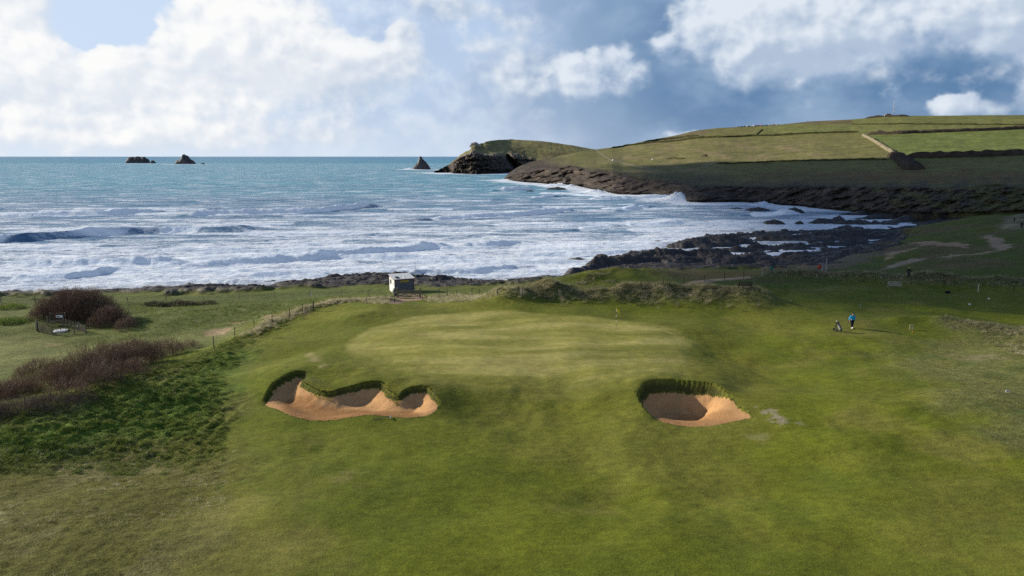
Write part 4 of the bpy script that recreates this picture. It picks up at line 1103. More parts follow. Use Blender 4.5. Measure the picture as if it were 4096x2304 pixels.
GM['weed'] = blade_mat('sand_weed', (.42, .38, .03), (.24, .26, .15))
GM['lawn'] = blade_mat('short_turf', (.135, .160, .022), (.215, .205, .045))
def scatter(name, pts, scl, rot, protos, label, cat, tilt=None):
    coll = bpy.data.collections.new(name + '_source')
    for p in protos: coll.objects.link(p)
    me = bpy.data.meshes.new(name); me.vertices.add(len(pts)); me.vertices.foreach_set('co', np.asarray(pts, np.float32).ravel())
    set_f(me, 'sc', scl); set_f(me, 'rz', rot)
    o = new_obj(name, me)
    ng = bpy.data.node_groups.new(name, 'GeometryNodeTree')
    ng.interface.new_socket('Geometry', in_out='INPUT', socket_type='NodeSocketGeometry')
    ng.interface.new_socket('Geometry', in_out='OUTPUT', socket_type='NodeSocketGeometry')
    n = ng.nodes; l = ng.links
    gi, go = n.new('NodeGroupInput'), n.new('NodeGroupOutput')
    ci = n.new('GeometryNodeCollectionInfo'); ci.inputs['Collection'].default_value = coll
    ci.inputs['Separate Children'].default_value = True; ci.inputs['Reset Children'].default_value = True
    a1 = n.new('GeometryNodeInputNamedAttribute'); a1.data_type = 'FLOAT'; a1.inputs['Name'].default_value = 'sc'
    a2 = n.new('GeometryNodeInputNamedAttribute'); a2.data_type = 'FLOAT'; a2.inputs['Name'].default_value = 'rz'
    cx = n.new('ShaderNodeCombineXYZ'); l.new(a2.outputs[0], cx.inputs[2])
    er = n.new('FunctionNodeEulerToRotation'); l.new(cx.outputs[0], er.inputs[0])
    ip = n.new('GeometryNodeInstanceOnPoints'); ip.inputs['Pick Instance'].default_value = True
    rv = n.new('FunctionNodeRandomValue'); rv.data_type = 'INT'
    for s in rv.inputs:
        if s.enabled and s.name == 'Max': s.default_value = len(protos) - 1
    l.new([s for s in rv.outputs if s.enabled][0], ip.inputs['Instance Index'])
    l.new(gi.outputs[0], ip.inputs['Points']); l.new(ci.outputs[0], ip.inputs['Instance'])
    l.new(er.outputs[0], ip.inputs['Rotation']); l.new(a1.outputs[0], ip.inputs['Scale']); l.new(ip.outputs[0], go.inputs[0])
    md = o.modifiers.new('grass', 'NODES'); md.node_group = ng
    return tag(o, label, cat, kind='stuff')
def on_ground(x, y, sink=0.0): return np.c_[x, y, H(x, y) - sink]
def along(pl, n, sig, seed):
    r = np.random.default_rng(seed); pl = np.asarray(pl)
    L = np.r_[0, np.cumsum(np.hypot(*np.diff(pl[:, :2], axis=0).T))]
    t = r.random(n) * L[-1]
    return np.interp(t, L, pl[:, 0]) + r.normal(size=n) * sig, np.interp(t, L, pl[:, 1]) + r.normal(size=n) * sig
def in_poly(pl, n, seed):
    r = np.random.default_rng(seed); pl = np.asarray(pl)
    x = r.uniform(pl[:, 0].min(), pl[:, 0].max(), n * 4); y = r.uniform(pl[:, 1].min(), pl[:, 1].max(), n * 4)
    k = inside(x, y, pl)
    return x[k][:n], y[k][:n]
def tufts(name, x, y, protos, smin, smax, label, cat='grass', rotsp=.9, seed=1, sink=.02):
    r = np.random.default_rng(seed)
    z = H(x, y); k = (y > 24) & (np.abs(x) < .70 * y + 6)
    x, y, z = x[k], y[k], z[k]; n = len(x)
    return scatter(name, np.c_[x, y, z - sink], smin + (smax - smin) * r.random(n) ** 1.5, r.normal(size=n) * rotsp, protos, label, cat)
MAR = lambda s: [tuft('marram_tuft', 34, .62, .13, .8, .016, GM['marram'], s + i) for i in range(3)] + [tuft('marram_tuft', 30, .58, .12, 1.0, .016, GM['marram2'], s + 7)]
TUS = lambda s: [tuft('tussock', 26, .26, .13, .35, .018, GM['tussock'], s + i) for i in range(3)]
OLV = lambda s: [tuft('rough_tuft', 22, .17, .12, .4, .014, GM['olive'], s + i) for i in range(3)]
ridge_xy = lambda i: RIDGES[i][0]
x, y = along(ridge_xy(0), 3000, 1.9, 11)
tufts('marram_grass', x, y, MAR(100), .7, 1.6, 'straw coloured marram grass on the dune bank behind the flagged green', seed=1)
x, y = along(ridge_xy(1), 3600, 1.7, 12)
tufts('marram_grass', x, y, MAR(110), .6, 1.3, 'dim marram grass on the bank along the right-hand shore fence', seed=2)
x, y = along(ridge_xy(2), 900, 1.3, 13)
x2, y2 = in_poly(hitpoly([(3880,1320),(4300,1350),(4300,1500),(4050,1420)]), 420, 14)
tufts('marram_grass', np.r_[x, x2], np.r_[y, y2], MAR(120), .45, 1.0, 'sunlit pale marram grass at the right edge above the rough', seed=3)
x, y = along(ridge_xy(6), 1900, .80, 15)
x2, y2 = in_poly(hitpoly([(1440,1212),(1560,1200),(1530,1218)]), 120, 16)
x3, y3 = in_poly(hitpoly([(1690,1205),(1720,1180),(1900,1176),(2110,1180),(2100,1200),(1800,1212)]), 900, 17)
x4, y4 = in_poly(hitpoly([(1300,1200),(1560,1186),(1570,1192),(1330,1212)]), 260, 18)
tufts('marram_grass', np.r_[x, x2, x3, x4], np.r_[y, y2, y3, y4], [tuft('marram_tuft', 34, .60, .13, .9, .020, GM['marram2'], 130 + i) for i in range(3)] + MAR(135)[:1], .45, 1.15, 'bleached marram fringe along the fence behind the green', seed=4)
x, y = in_poly(hitpoly([(2290,1135),(2340,1108),(2400,1092),(2440,1090),(2400,1110),(2330,1140)]), 260, 19)
x2, y2 = in_poly(hitpoly([(2400,1130),(2460,1118),(2460,1132)]), 80, 20)
tufts('marram_grass', np.r_[x, x2], np.r_[y, y2], MAR(140), .5, 1.0, 'tawny grass on the seaward mound above the slate slabs', seed=5)
# pale loose tufts standing in the rough, in drifts
x, y = in_poly(hitpoly([(-200,2330),(900,2300),(950,1800),(500,1760),(-200,1820)]), 9000, 21)
k = fbm(x * .22, y * .22, 3, 101) > .16
x, y = x[k][:850], y[k][:850]
x2, y2 = in_poly(hitpoly([(-50,1800),(300,1790),(330,1830),(60,1850)]), 60, 22)
x3, y3 = in_poly(hitpoly([(500,1560),(640,1480),(900,1480),(760,1620)]), 130, 23)
x4, y4 = in_poly(hitpoly([(-60,1560),(130,1480),(120,1540),(180,1590),(-40,1640)]), 260, 24)
tufts('pale_grass_tufts', np.r_[x, x2, x3, x4], np.r_[y, y2, y3, y4], [tuft('pale_tuft', 15, .34, .08, .6, .009, GM['marram2'], 150 + i) for i in range(4)], .4, 1.1, 'pale wispy grass tufts dotted through the left-hand rough', seed=6, rotsp=1.6)
# tussocks of the left bank and the field behind it
x, y = in_poly(ROUGHL, 42000, 25)
k = (rng.random(len(x)) < .55 + 1.1 * fbm(x * .4, y * .4, 3, 102)) & (rough_left(x, y) > .15 + .5 * rng.random(len(x)))
x, y = x[k], y[k]
bk = fbm(x * .1, y * .1, 2, 103) * 0 + (y > P(500, 1790, 5.7)[1] - 4)
tufts('tussock_grass', x[bk > 0], y[bk > 0], TUS(160), .5, 1.15, 'dark green tussock grass on the bank below the thicket', seed=7, rotsp=2)
tufts('rough_grass', x[bk == 0], y[bk == 0], OLV(170), .30, .85, 'olive tufted rough grass in the left foreground', seed=8, rotsp=2)
x, y = in_poly(hitpoly([(330,1385),(600,1345),(900,1305),(1190,1245),(1500,1195),(1300,1188),(900,1205),(500,1215),(560,1270),(450,1320)]), 9000, 26)
x2, y2 = in_poly(hitpoly([(-50,1560),(140,1470),(330,1430),(700,1385),(840,1410),(560,1520),(200,1640),(-50,1700)]), 7000, 27)
k = np.r_[rng.random(len(x)) < .45 + 1.1 * fbm(x * .3, y * .3, 3, 104), rng.random(len(x2)) < .7 + .8 * fbm(x2 * .3, y2 * .3, 3, 104)]
tufts('tussock_grass', np.r_[x, x2][k], np.r_[y, y2][k], TUS(180), .5, 1.1, 'tufted green field between the shore fence and the thicket', seed=9, rotsp=2)
x, y = in_poly(hitpoly([(3560,1440),(3800,1350),(4300,1350),(4500,1700),(4300,1900),(3950,1750),(3750,1560)]), 12000, 28)
k = rng.random(len(x)) < .35 + 1.2 * fbm(x * .25, y * .25, 3, 105)
tufts('rough_grass', x[k], y[k], OLV(190), .5, 1.2, 'tufted yellowish rough at the right edge of the fairway', seed=10, rotsp=2)
x, y = in_poly(hitpoly([(3000,1165),(3150,1140),(3160,1185),(3000,1230),(2880,1240)]), 900, 29)
tufts('rough_grass', x, y, TUS(200), .5, 1.0, 'dark grass at the foot of the dune by the dark bench', seed=11, rotsp=2)
# short mown turf of the near fairway
r_ = np.random.default_rng(90)
y = 27 + 45 * r_.random(90000) ** 1.25; x = (r_.random(90000) * 1.34 - .67) * y
k = (sdf(x, y, ROUGHL) > .5) & (sdf(x, y, BP1) > .3) & (sdf(x, y, BP2) > .3) & (sdf(x, y, GREEN) > .5) & (r_.random(90000) < .75 + .9 * fbm(x * .35, y * .35, 3, 106))
tufts('fairway_turf', x[k], y[k], [tuft('turf_tuft', 9, .045, .07, .2, .010, GM['lawn'], 300 + i, 2, .8) for i in range(4)], .6, 1.6, 'short mown turf blades of the fairway in the foreground', seed=16, rotsp=3, sink=.005)
# turf fringe hanging over the bunker lips
def lip(poly, n, seed, lo=-.30, hi=.04):
    r = np.random.default_rng(seed)
    x, y = along(np.vstack([poly, poly[:1]]), n, .03, seed)
    d, nx, ny, _ = seg_dist(x, y, poly, True)
    ar = np.sum(poly[:, 0] * np.roll(poly[:, 1], -1) - np.roll(poly[:, 0], -1) * poly[:, 1]); sg = 1 if ar > 0 else -1
    ox, oy = nx * sg, ny * sg
    bk_ = smooth(-.15, .45, oy * .9 - ox * .42)
    off = r.uniform(lo, hi, n) * bk_ + r.uniform(-.02, .08, n) * (1 - bk_)
    keep_ = r.random(n) < .35 + .65 * bk_
    return (x - ox * off)[keep_], (y - oy * off)[keep_]
for i, (bp, n_) in enumerate(((BP1, 3200), (BP2, 1300))):
    x, y = lip(bp, n_, 31 + i)
    tufts('lip_grass', x, y, [tuft('lip_tuft', 20, .12, .07, .25, .011, GM['fringe'], 210 + 5 * i + k) for k in range(3)], .55, 1.15,
          ('turf fringe round the long bunker with two grassy tongues', 'turf fringe round the short deep bunker')[i], seed=12 + i, rotsp=2)
x, y = in_poly(np.array([P(u, v, zline(v))[:2] for u, v in ((1205,1535),(1225,1503),(1300,1530),(1345,1572),(1330,1588),(1270,1584))]), 520, 33)
x2, y2 = in_poly(np.array([P(u, v, zline(v))[:2] for u, v in ((1530,1550),(1560,1552),(1605,1600),(1590,1612),(1545,1585))]), 240, 34)
x3, y3 = in_poly(np.array([P(u, v, zline(v))[:2] for u, v in ((1710,1568),(1738,1585),(1752,1620),(1735,1600))]), 60, 35)
tufts('sand_weeds', np.r_[x, x2, x3], np.r_[y, y2, y3], [tuft('weed', 16, .13, .09, 0, .035, GM['weed'], 230 + i, 2) for i in range(3)], .5, 1.2, 'yellow green creeping weeds on the tongues of the long bunker', 'weeds', seed=15, rotsp=2)

# ------------------------------------------------------------------ leafless thickets
def twigs_mesh(name, starts, dirs, lens, wd, mat, seed, kids=2):
    """tapering, bending ribbons with side shoots"""
    r = np.random.default_rng(seed)
    S, D, L, W = [starts], [dirs], [lens], [np.full(len(lens), wd)]
    for k in range(kids):
        t = r.uniform(.25, .8, len(lens))[:, None]
        d2 = dirs + r.normal(size=dirs.shape) * .55; d2[:, 2] = np.abs(d2[:, 2]) * .8 + .15
        d2 /= np.linalg.norm(d2, axis=1)[:, None]
        S.append(starts + dirs * lens[:, None] * t); D.append(d2); L.append(lens * r.uniform(.35, .7, len(lens))); W.append(np.full(len(lens), wd * .65))
    S, D, L, W = np.vstack(S), np.vstack(D), np.concatenate(L), np.concatenate(W)
    n = len(L)
    side = np.cross(D, r.normal(size=D.shape)); side /= np.linalg.norm(side, axis=1)[:, None] + 1e-9
    bend = r.normal(size=D.shape) * .22; bend[:, 0] += .10
    V = []
    for s, wf in ((0, 1.0), (.4, .8), (.75, .55)):
        p = S + D * (L * s)[:, None] + bend * (L * s * s)[:, None]
        V += [p - side * (W * wf)[:, None] / 2, p + side * (W * wf)[:, None] / 2]
    V.append(S + D * L[:, None] + bend * L[:, None])
    i = np.arange(n)
    Fc = np.vstack([np.c_[i, i + n, i + 3 * n], np.c_[i, i + 3 * n, i + 2 * n], np.c_[i + 2 * n, i + 3 * n, i + 5 * n], np.c_[i + 2 * n, i + 5 * n, i + 4 * n], np.c_[i + 4 * n, i + 5 * n, i + 6 * n]])
    me = np_mesh(name, np.vstack(V), Fc, True); me.materials.append(mat)
    return me
GM['twig'] = blade_mat('purple_brown_twigs', (.100, .060, .051), (.180, .112, .080), .7, .1)
GM['twig_dark'] = blade_mat('dark_twigs', (.040, .030, .027), (.075, .052, .040), .8, .05)
GM['bramble'] = blade_mat('bramble_stems', (.080, .056, .050), (.19, .15, .115), .8, .1)
def thicket(name, label, blobs, n, hgt, mat, seed, wd=.035, twl=1.1, stems=120):
    """blobs: ground ellipses (x, y, rx, ry, height)"""
    r = np.random.default_rng(seed)
    B = np.array(blobs); wts = B[:, 2] * B[:, 3] * np.sqrt(B[:, 4]); wts /= wts.sum()
    base = np.array([B[:, 0].mean(), B[:, 1].mean(), ground(B[:, 0].mean(), B[:, 1].mean())])
    root = empty(name, base, 0, label, 'bush')
    b = B[r.choice(len(B), n, p=wts)]
    # points through the dome, thicker toward its skin
    th = r.random(n) * 2 * PI; cz = r.random(n) ** .8; rr_ = (.35 + .62 * r.random(n) ** .55)
    sx_ = np.sqrt(1 - cz ** 2)
    x = b[:, 0] + b[:, 2] * rr_ * sx_ * np.cos(th); y = b[:, 1] + b[:, 3] * rr_ * sx_ * np.sin(th)
    z = H(x, y) + b[:, 4] * rr_ * cz * (.85 + .35 * pn(x * .6, y * .6, seed))
    D = np.c_[(x - b[:, 0]) / b[:, 2] * .45, (y - b[:, 1]) / b[:, 3] * .45, .75 + .35 * r.random(n)] + r.normal(size=(n, 3)) * .26
    D /= np.linalg.norm(D, axis=1)[:, None]
    L = twl * (.4 + .7 * r.random(n)) * np.clip(b[:, 4] / B[:, 4].max(), .5, 1)
    S = np.c_[x, y, z] - base - D * L[:, None] * .55
    tag(new_obj('twigs', twigs_mesh('twigs', S, D, L, wd, mat, seed), None, root), kind='stuff')
    bs = B[r.choice(len(B), stems, p=wts)]
    th = r.random(stems) * 2 * PI; q_ = .8 * np.sqrt(r.random(stems))
    x = bs[:, 0] + bs[:, 2] * q_ * np.cos(th); y = bs[:, 1] + bs[:, 3] * q_ * np.sin(th)
    D = np.c_[r.normal(size=stems) * .25, r.normal(size=stems) * .25, np.ones(stems)]; D /= np.linalg.norm(D, axis=1)[:, None]
    tag(new_obj('stems', twigs_mesh('stems', np.c_[x, y, H(x, y) - .1] - base, D, bs[:, 4] * .75, .04, GM['twig_dark'], seed + 1, 3), None, root), kind='stuff')
    return root
def blob(u, v, rxpx, ry, h, back=0.0):
    p = hit(u, v); s = p[1] / F
    return (p[0] + back * -.55, p[1] + back, rxpx * s, ry, h)
thicket('leafless_thicket', 'tall domed brown leafless thicket behind the picket enclosure', [blob(335, 1300, 165, 3.2, 5.0, 3.5), blob(240, 1297, 125, 2.7, 3.6, 3.8), blob(440, 1312, 90, 2.8, 3.0, 2), blob(505, 1322, 45, 2.2, 1.8, 1), blob(165, 1288, 60, 2.0, 1.7, 2)], 19000, 4.5, GM['twig'], 51, .022, .95)
thicket('leafless_thicket', 'long purple brown leafless thicket running along the left bank', [blob(215, 1560, 120, 2.4, 2.3, 1.5), blob(330, 1540, 140, 2.6, 3.4, 2), blob(450, 1500, 135, 2.6, 3.5, 2), blob(560, 1465, 125, 2.4, 3.3, 2), blob(665, 1430, 95, 2.0, 2.4, 1.5), blob(760, 1400, 65, 1.4, 1.4, 1), blob(150, 1520, 120, 2.4, 2.1, 1.5), blob(270, 1590, 110, 1.6, 1.8, .8), blob(400, 1545, 110, 1.6, 2.2, .8), blob(520, 1500, 100, 1.6, 2.2, .8)], 21000, 2.8, GM['twig'], 52, .018, .75)
thicket('bramble_patch', 'low grey brown bramble patch at the left edge below the thicket', [blob(60, 1665, 160, 1.9, 1.35, .8), blob(210, 1635, 130, 1.7, 1.15, .8), blob(330, 1615, 80, 1.3, .8, .6), blob(-60, 1695, 100, 1.8, 1.4, .8)], 6500, .9, GM['bramble'], 53, .013, .42, 60)
thicket('bramble_patch', 'low brown scrub strip along the shore edge left of the hut', [blob(620, 1222, 60, 1.2, .7), blob(720, 1220, 80, 1.2, .8), blob(820, 1217, 60, 1.1, .6)], 1500, .8, GM['bramble'], 54, .03, .5, 40)
thicket('bramble_patch', 'bare brown scrub at the left edge between bramble and thicket', [blob(-20, 1600, 110, 2.0, 1.6, 1), blob(70, 1590, 90, 1.8, 1.5, 1)], 3500, 1.5, GM['twig'], 57, .016, .6, 50)
thicket('grass_hummock', 'dark grassy hummock at the far left edge of the shore', [blob(40, 1235, 80, 2.0, .9)], 900, .8, GM['tussock'], 55, .03, .4, 20)
thicket('grass_hummock', 'dark bank of scrub left of the domed thicket', [blob(50, 1290, 90, 1.6, .7)], 900, .8, GM['tussock'], 56, .03, .4, 20)

# ------------------------------------------------------------------ stacks and sea rocks
def rock_thing(name, label, u, v, wpx, hpx, seed, prof=None, depth=.7, mat=None, group=None, sub_=3, sink=.25, cat='rock'):
    c = P(u, v, 0.0); s = math.hypot(c[0], c[1]) / F
    W, Hh = wpx * s / 2 * .92, hpx * s * .82
    r = np.random.default_rng(seed); n, m_ = 44, 20
    th = np.linspace(0, 2 * PI, n, endpoint=False); V = []
    prof = prof or [(-1, .0), (-.6, .7), (0, 1), (.6, .7), (1, 0)]
    pxs, pzs = np.array([p[0] for p in prof]), np.array([p[1] for p in prof])
    # height field over an ellipse: outline profile across, rounded along the line of sight
    g = np.linspace(-1, 1, 46); A, B = np.meshgrid(g, g)
    rad = np.sqrt(np.clip(1 - B ** 2, 0, 1))
    hz_ = np.interp(A, pxs, pzs) * np.clip(1 - np.abs(B) ** 2.2, 0, 1)
    f = 4.5
    hz_ = hz_ * (1 + .22 * ridged(A * f * .4, B * f * .4 + seed, 4, seed % 40, .6)) + .10 * ridged(A * f, B * f * .6 + hz_ * 2, 3, seed % 37) * smooth(0, .3, hz_)
    hz_ -= sink * smooth(.85, 1.05, np.maximum(np.abs(B), np.abs(A)))
    jx = .05 * pn(A * 4, B * 4, seed % 31) ; jy = .06 * pn(A * 4, B * 4 + 7, seed % 29)
    V = np.c_[((A + jx) * W).ravel(), ((B + jy) * W * depth).ravel(), (hz_ * Hh).ravel() - .25]
    me = np_mesh(name, V, grid_faces(46, 46), False)
    o = new_obj(name, me, mat or M['stack_rock'], None, c)
    return tag(o, label, cat, group)
M['stack_rock'] = rock_mat('sea_stack_rock', 6.0, .06, False, (.055, .050, .050))
M['reef_rock'] = rock_mat('reef_rock', .8, .8, False, (.040, .037, .037))
rock_thing('sea_stack', 'long flat-topped dark sea stack on the far left horizon', 553, 652, 88, 21, 61, [(-1, .1), (-.85, .75), (-.55, 1), (-.3, .85), (0, .9), (.35, .78), (.6, .82), (.85, .5), (1, 0)], .5)
rock_thing('sea_stack', 'small low rock just right of the long flat stack', 612, 652.5, 24, 9, 62, [(-1, 0), (-.4, .9), (.2, 1), (1, 0)])
rock_thing('sea_stack', 'rounded conical dark sea stack near the horizon', 741, 656, 74, 31, 63, [(-1, .05), (-.75, .35), (-.4, .5), (-.2, .9), (0, 1), (.25, .85), (.55, .45), (.85, .3), (1, 0)])
rock_thing('sea_stack', 'tiny rock right of the conical stack', 812, 656.5, 18, 4.5, 64)
rock_thing('sea_stack', 'pointed pyramid sea stack off the headland', 1687, 678, 80, 44, 65, [(-1, .05), (-.75, .28), (-.4, .55), (-.22, .98), (-.1, 1), (.1, .85), (.45, .5), (.8, .2), (1, 0)])
NEAR = [(2307,1043,110,15,'flat slate rock awash off the near slabs'),(2293,1077,70,10,'thin slate ledge awash by the grassy mound'),(2163,1041,40,6,'small rock awash left of the flat slate rock'),
        (3094,893,86,15,'dark oval rock standing in the inner bay'),(3197,896,36,13,'small round rock right of the oval bay rock'),(3174,850,84,18,'long dark reef rock below the far cliff'),
        (3030,842,104,13,'low flat reef rock farthest out in the inner bay'),(3007,919,40,6,'tiny rock awash beside the inner reef'),(3353,880,48,16,'blocky rock at the end of the inner reef'),
        (2119,766,38,6,'small black rock off the far cliff point'),(2225,758,92,10,'low black ledge at the foot of the far cliff'),(1085,1131,92,12,'slate rock awash in the surf left of the hut'),(1180,1137,50,6,'small flat rock awash beside the slate rock'),
        (2945,835,60,6,'thin reef sliver in the far surf'),(2630,965,36,6,'lone rock in the surf off the main reef'),(2850,962,38,7,'rock knob by the tip of the main reef'),(205,1133,26,6,'tiny dark rock in the left-hand surf'),(2120,760,20,4,None)]
for i, (u, v, wp, hp, lb) in enumerate(NEAR):
    if lb: rock_thing('sea_rock', lb, u, v, wp, hp, 70 + i, [(-1, .1), (-.7, .6), (-.3, .75), (.1, 1), (.5, .7), (.8, .5), (1, .05)], .8, M['reef_rock'])
rock_thing('outcrop', 'grey rock outcrop on the crest of the headland', 1897, 585, 30, 9, 95, None, .7, M['stone']).location = PD(1899, 584, 1352)
# ------------------------------------------------------------------ hedges and walls of the hillside
def line_thing(name, label, cat, px, wd, ht, mat, seed, amp=.5, step=3.0, part=False):
    pts = [hill_at(u, v) for u, v in px]
    out = [np.array(pts[0])]
    for a, b in zip(pts[:-1], pts[1:]):
        k = max(int(np.linalg.norm(np.array(b) - a) / step), 1)
        ua = None
        out += [a + (np.array(b) - a) * t / k for t in range(1, k + 1)]
    L = np.array(out)
    # reseat every point on the hill surface itself
    for i, p in enumerate(L):
        u = p[0] / p[1] * 1.0
        j = np.argmin(np.abs(Xh0[-1] / Yh0[-1] - p[0] / p[1])); L[i, 2] = np.interp(p[1], Yh0[:, j], Zh0[:, j])
    base = L[0].copy(); d = np.gradient(L[:, :2], axis=0); d /= np.linalg.norm(d, axis=1)[:, None] + 1e-9
    nrm = np.c_[-d[:, 1], d[:, 0]]
    prof = [(-1, -.6), (-.9, .45), (-.5, .95), (0, 1.05), (.5, .95), (.9, .45), (1, -.6)]
    s = np.arange(len(L)) * step; V = []
    end = np.minimum(smooth(-.5, 2.2, np.arange(len(L))), smooth(-.5, 2.2, np.arange(len(L))[::-1]))
    for k, (a, h) in enumerate(prof):
        w_ = wd / 2 * (.25 + .75 * end) * (1 + amp * fbm(s * .09, s * 0 + k * .7, 4, seed)); hh = ht * (1 + amp * 1.3 * fbm(s * .13, s * 0 + k * .45, 4, seed + 3)) if h > 0 else np.full(len(L), ht)
        V.append(np.c_[L[:, 0] + nrm[:, 0] * a * w_, L[:, 1] + nrm[:, 1] * a * w_, L[:, 2] + np.where(h > 0, h * hh * end, h * hh)] - base)
    me = np_mesh(name, np.array(V).reshape(-1, 3), grid_faces(len(prof), len(L))[:, ::-1], False)
    return tag(new_obj(name, me, mat, None, base), label, cat)
M['hedge'] = simple('hedge_scrub', (.050, .052, .022), .95, .05, var=.6, scale=.35, bump=.5)
M['hedge_brown'] = simple('bare_hedge', (.060, .045, .036), .95, .05, var=.6, scale=.3, bump=.5)
M['hedge_wall'] = simple('stone_hedge_bank', (.21, .18, .12), .95, .1, var=.5, scale=.4, bump=.4)
line_thing('field_hedge', 'thin dark hedge across the upper hillside above the dry pasture', 'hedge', [(2440,594),(2501,585),(2600,572),(2763,557),(2900,550),(3002,545),(3200,537),(3439,528)], 3.0, 2.0, M['hedge'], 1)
line_thing('field_hedge', 'broad dark hedge along the top of the bright right-hand field', 'hedge', [(3463,540),(3600,535),(3717,531),(3900,524),(4096,516),(4300,508)], 4.0, 3.0, M['hedge_brown'], 2)
line_thing('field_hedge', 'thin broken hedge line just below the skyline', 'hedge', [(3400,499),(3560,498),(3717,498),(3900,499),(4096,501),(4300,503)], 2.4, 1.3, M['hedge'], 3, .9)
line_thing('stone_hedge', 'pale stony hedge bank slanting down between the two big fields', 'wall', [(3450,540),(3490,560),(3522,580),(3568,609),(3584,624)], 4.0, 2.0, M['hedge_wall'], 4)
line_thing('field_hedge', 'thick purple dark thicket at the foot of the stony bank', 'hedge', [(3580,622),(3596,632),(3612,643),(3632,658),(3650,672),(3662,680)], 13.0, 3.6, M['hedge_brown'], 5)
line_thing('field_hedge', 'tall dark hedge under the bright right-hand field', 'hedge', [(3615,633),(3720,631),(3829,629),(3960,625),(4096,621),(4300,613)], 7.0, 4.2, M['hedge_brown'], 6)
line_thing('field_hedge', 'low hedge below the dry pasture in the cloud shade', 'hedge', [(2850,657),(2950,654),(3100,648),(3178,646),(3320,643),(3457,640),(3560,640)], 2.6, 1.1, M['hedge'], 7, .8)
line_thing('field_hedge', 'faint short fence bank linking two hedges on the upper slope', 'hedge', [(3050,517),(3036,530),(3022,543)], 1.6, .8, M['hedge'], 8)
line_thing('field_hedge', 'dark low wall line at the right end of the shaded scrub', 'hedge', [(3905,750),(3980,749),(4048,751)], 2.0, .8, M['hedge'], 9)
line_thing('scrub_clump', 'small dark bush alone in the dry pasture', 'bush', [(2806,626),(2816,625),(2826,626)], 7.0, 3.6, M['hedge_brown'], 10)
line_thing('scrub_clump', 'dark hollow of scrub left of the pasture bush', 'bush', [(2665,636),(2690,634),(2740,637)], 5.0, 1.4, M['hedge'], 11)
line_thing('scrub_clump', 'ragged heath scrub along the crest left of the mast', 'bush', [(3460,472),(3500,469),(3540,466),(3600,465),(3640,465)], 5.0, 2.0, M['hedge_brown'], 12)
line_thing('scrub_clump', 'dark broken bank on the shoulder above the headland saddle', 'bush', [(2560,575),(2640,560),(2720,552),(2800,545)], 4.0, 2.2, M['hedge'], 13, .9)

# ------------------------------------------------------------------ mast, lookout and cars on the crest
def crest(u, v): return hill_at(u, v)
mp = crest(3573, 463.6)
MS = .78
mast = empty('radio_mast', mp, 0, 'slender lattice radio mast on the hill crest', 'mast'); mast.scale = (MS, MS, MS)
mb = MB(); Hm = 21.0
for k in range(3):
    a = 2 * PI * k / 3; mb.tube([(1.1 * math.cos(a), 1.1 * math.sin(a), -1), (.35 * math.cos(a), .35 * math.sin(a), Hm)], .16, 5)
mb.build('mast_legs', M['metal'], mast)
mb = MB()
for i in range(14):
    z0_, z1_ = Hm * i / 14, Hm * (i + 1) / 14
    for k in range(3):
        a, b = 2 * PI * k / 3, 2 * PI * (k + 1) / 3; r0 = 1.1 - .75 * z0_ / Hm; r1 = 1.1 - .75 * z1_ / Hm
        mb.tube([(r0 * math.cos(a), r0 * math.sin(a), z0_), (r1 * math.cos(b), r1 * math.sin(b), z1_)], .09, 4)
mb.build('lattice', M['metal'], mast)
MB().tube([(0, 0, Hm - 1), (0, 0, Hm + 6)], [.22, .08], 6).build('aerial', M['metal'], mast)
for z_ in (8.0, 15.5): MB().tube([(.6, -.5, z_), (1.2, -.9, z_)], [.9, .9], 10).build('dish', M['white'], mast)
hp = crest(3553, 464.5)
lk = empty('lookout_building', hp, 0, 'small brown lookout building beside the mast on the crest', 'building'); lk.scale = (.66, .66, .62)
MB().box((0, 0, 1.3), (9, 5, 5)).build('wall', M['stone'], lk)
MB().add([(-5, -3, 3.8), (5, -3, 3.8), (5, 3, 3.8), (-5, 3, 3.8), (-4.2, 0, 5.4), (4.2, 0, 5.4)], [(0, 1, 5, 4), (2, 3, 4, 5), (1, 2, 5), (3, 0, 4), (3, 2, 1, 0)]).build('roof', M['red_trim'], lk)
for x_ in (-2.5, 0, 2.5): MB().box((x_, -2.54, 2.0), (1.3, .1, 1.2)).build('window', M['glass'], lk)
MB().box((-6.5, 0, 1.0), (3.5, 4, 3.4)).build('annexe', M['stone'], lk)
CARC = {'white': (.75, .75, .75), 'red': (.5, .03, .03), 'blue': (.03, .08, .3), 'black': (.015, .015, .018), 'silver': (.4, .41, .43), 'grey': (.12, .12, .13)}
CARM = {k: principled('car_paint_' + k, c, .25, .6)[0] for k, c in CARC.items()}
def car_body():
    sec = [(-2.1, .35), (-2.12, .75), (-1.5, .92), (-.9, 1.42), (.7, 1.45), (1.35, .95), (2.05, .82), (2.12, .4)]
    V = [(x_, s_ * (.80 if z_ < 1 else .66), z_) for s_ in (-1, 1) for x_, z_ in sec]; n = len(sec)
    return V, [tuple(range(n)), tuple(range(2 * n - 1, n - 1, -1))] + [(i, i + n, (i + 1) % n + n, (i + 1) % n) for i in range(n)]
proto = {}
CAR_U = [(2952, 'grey'), (2965, 'blue'), (2978, 'black'), (2989, 'silver'), (2998, 'black'), (3006, 'white'), (3014, 'white'), (3024, 'red'), (3033, 'black'), (3042, 'red'), (3053, 'silver'), (3066, 'blue'), (3080, 'grey'), (3096, 'red'), (3112, 'white')]
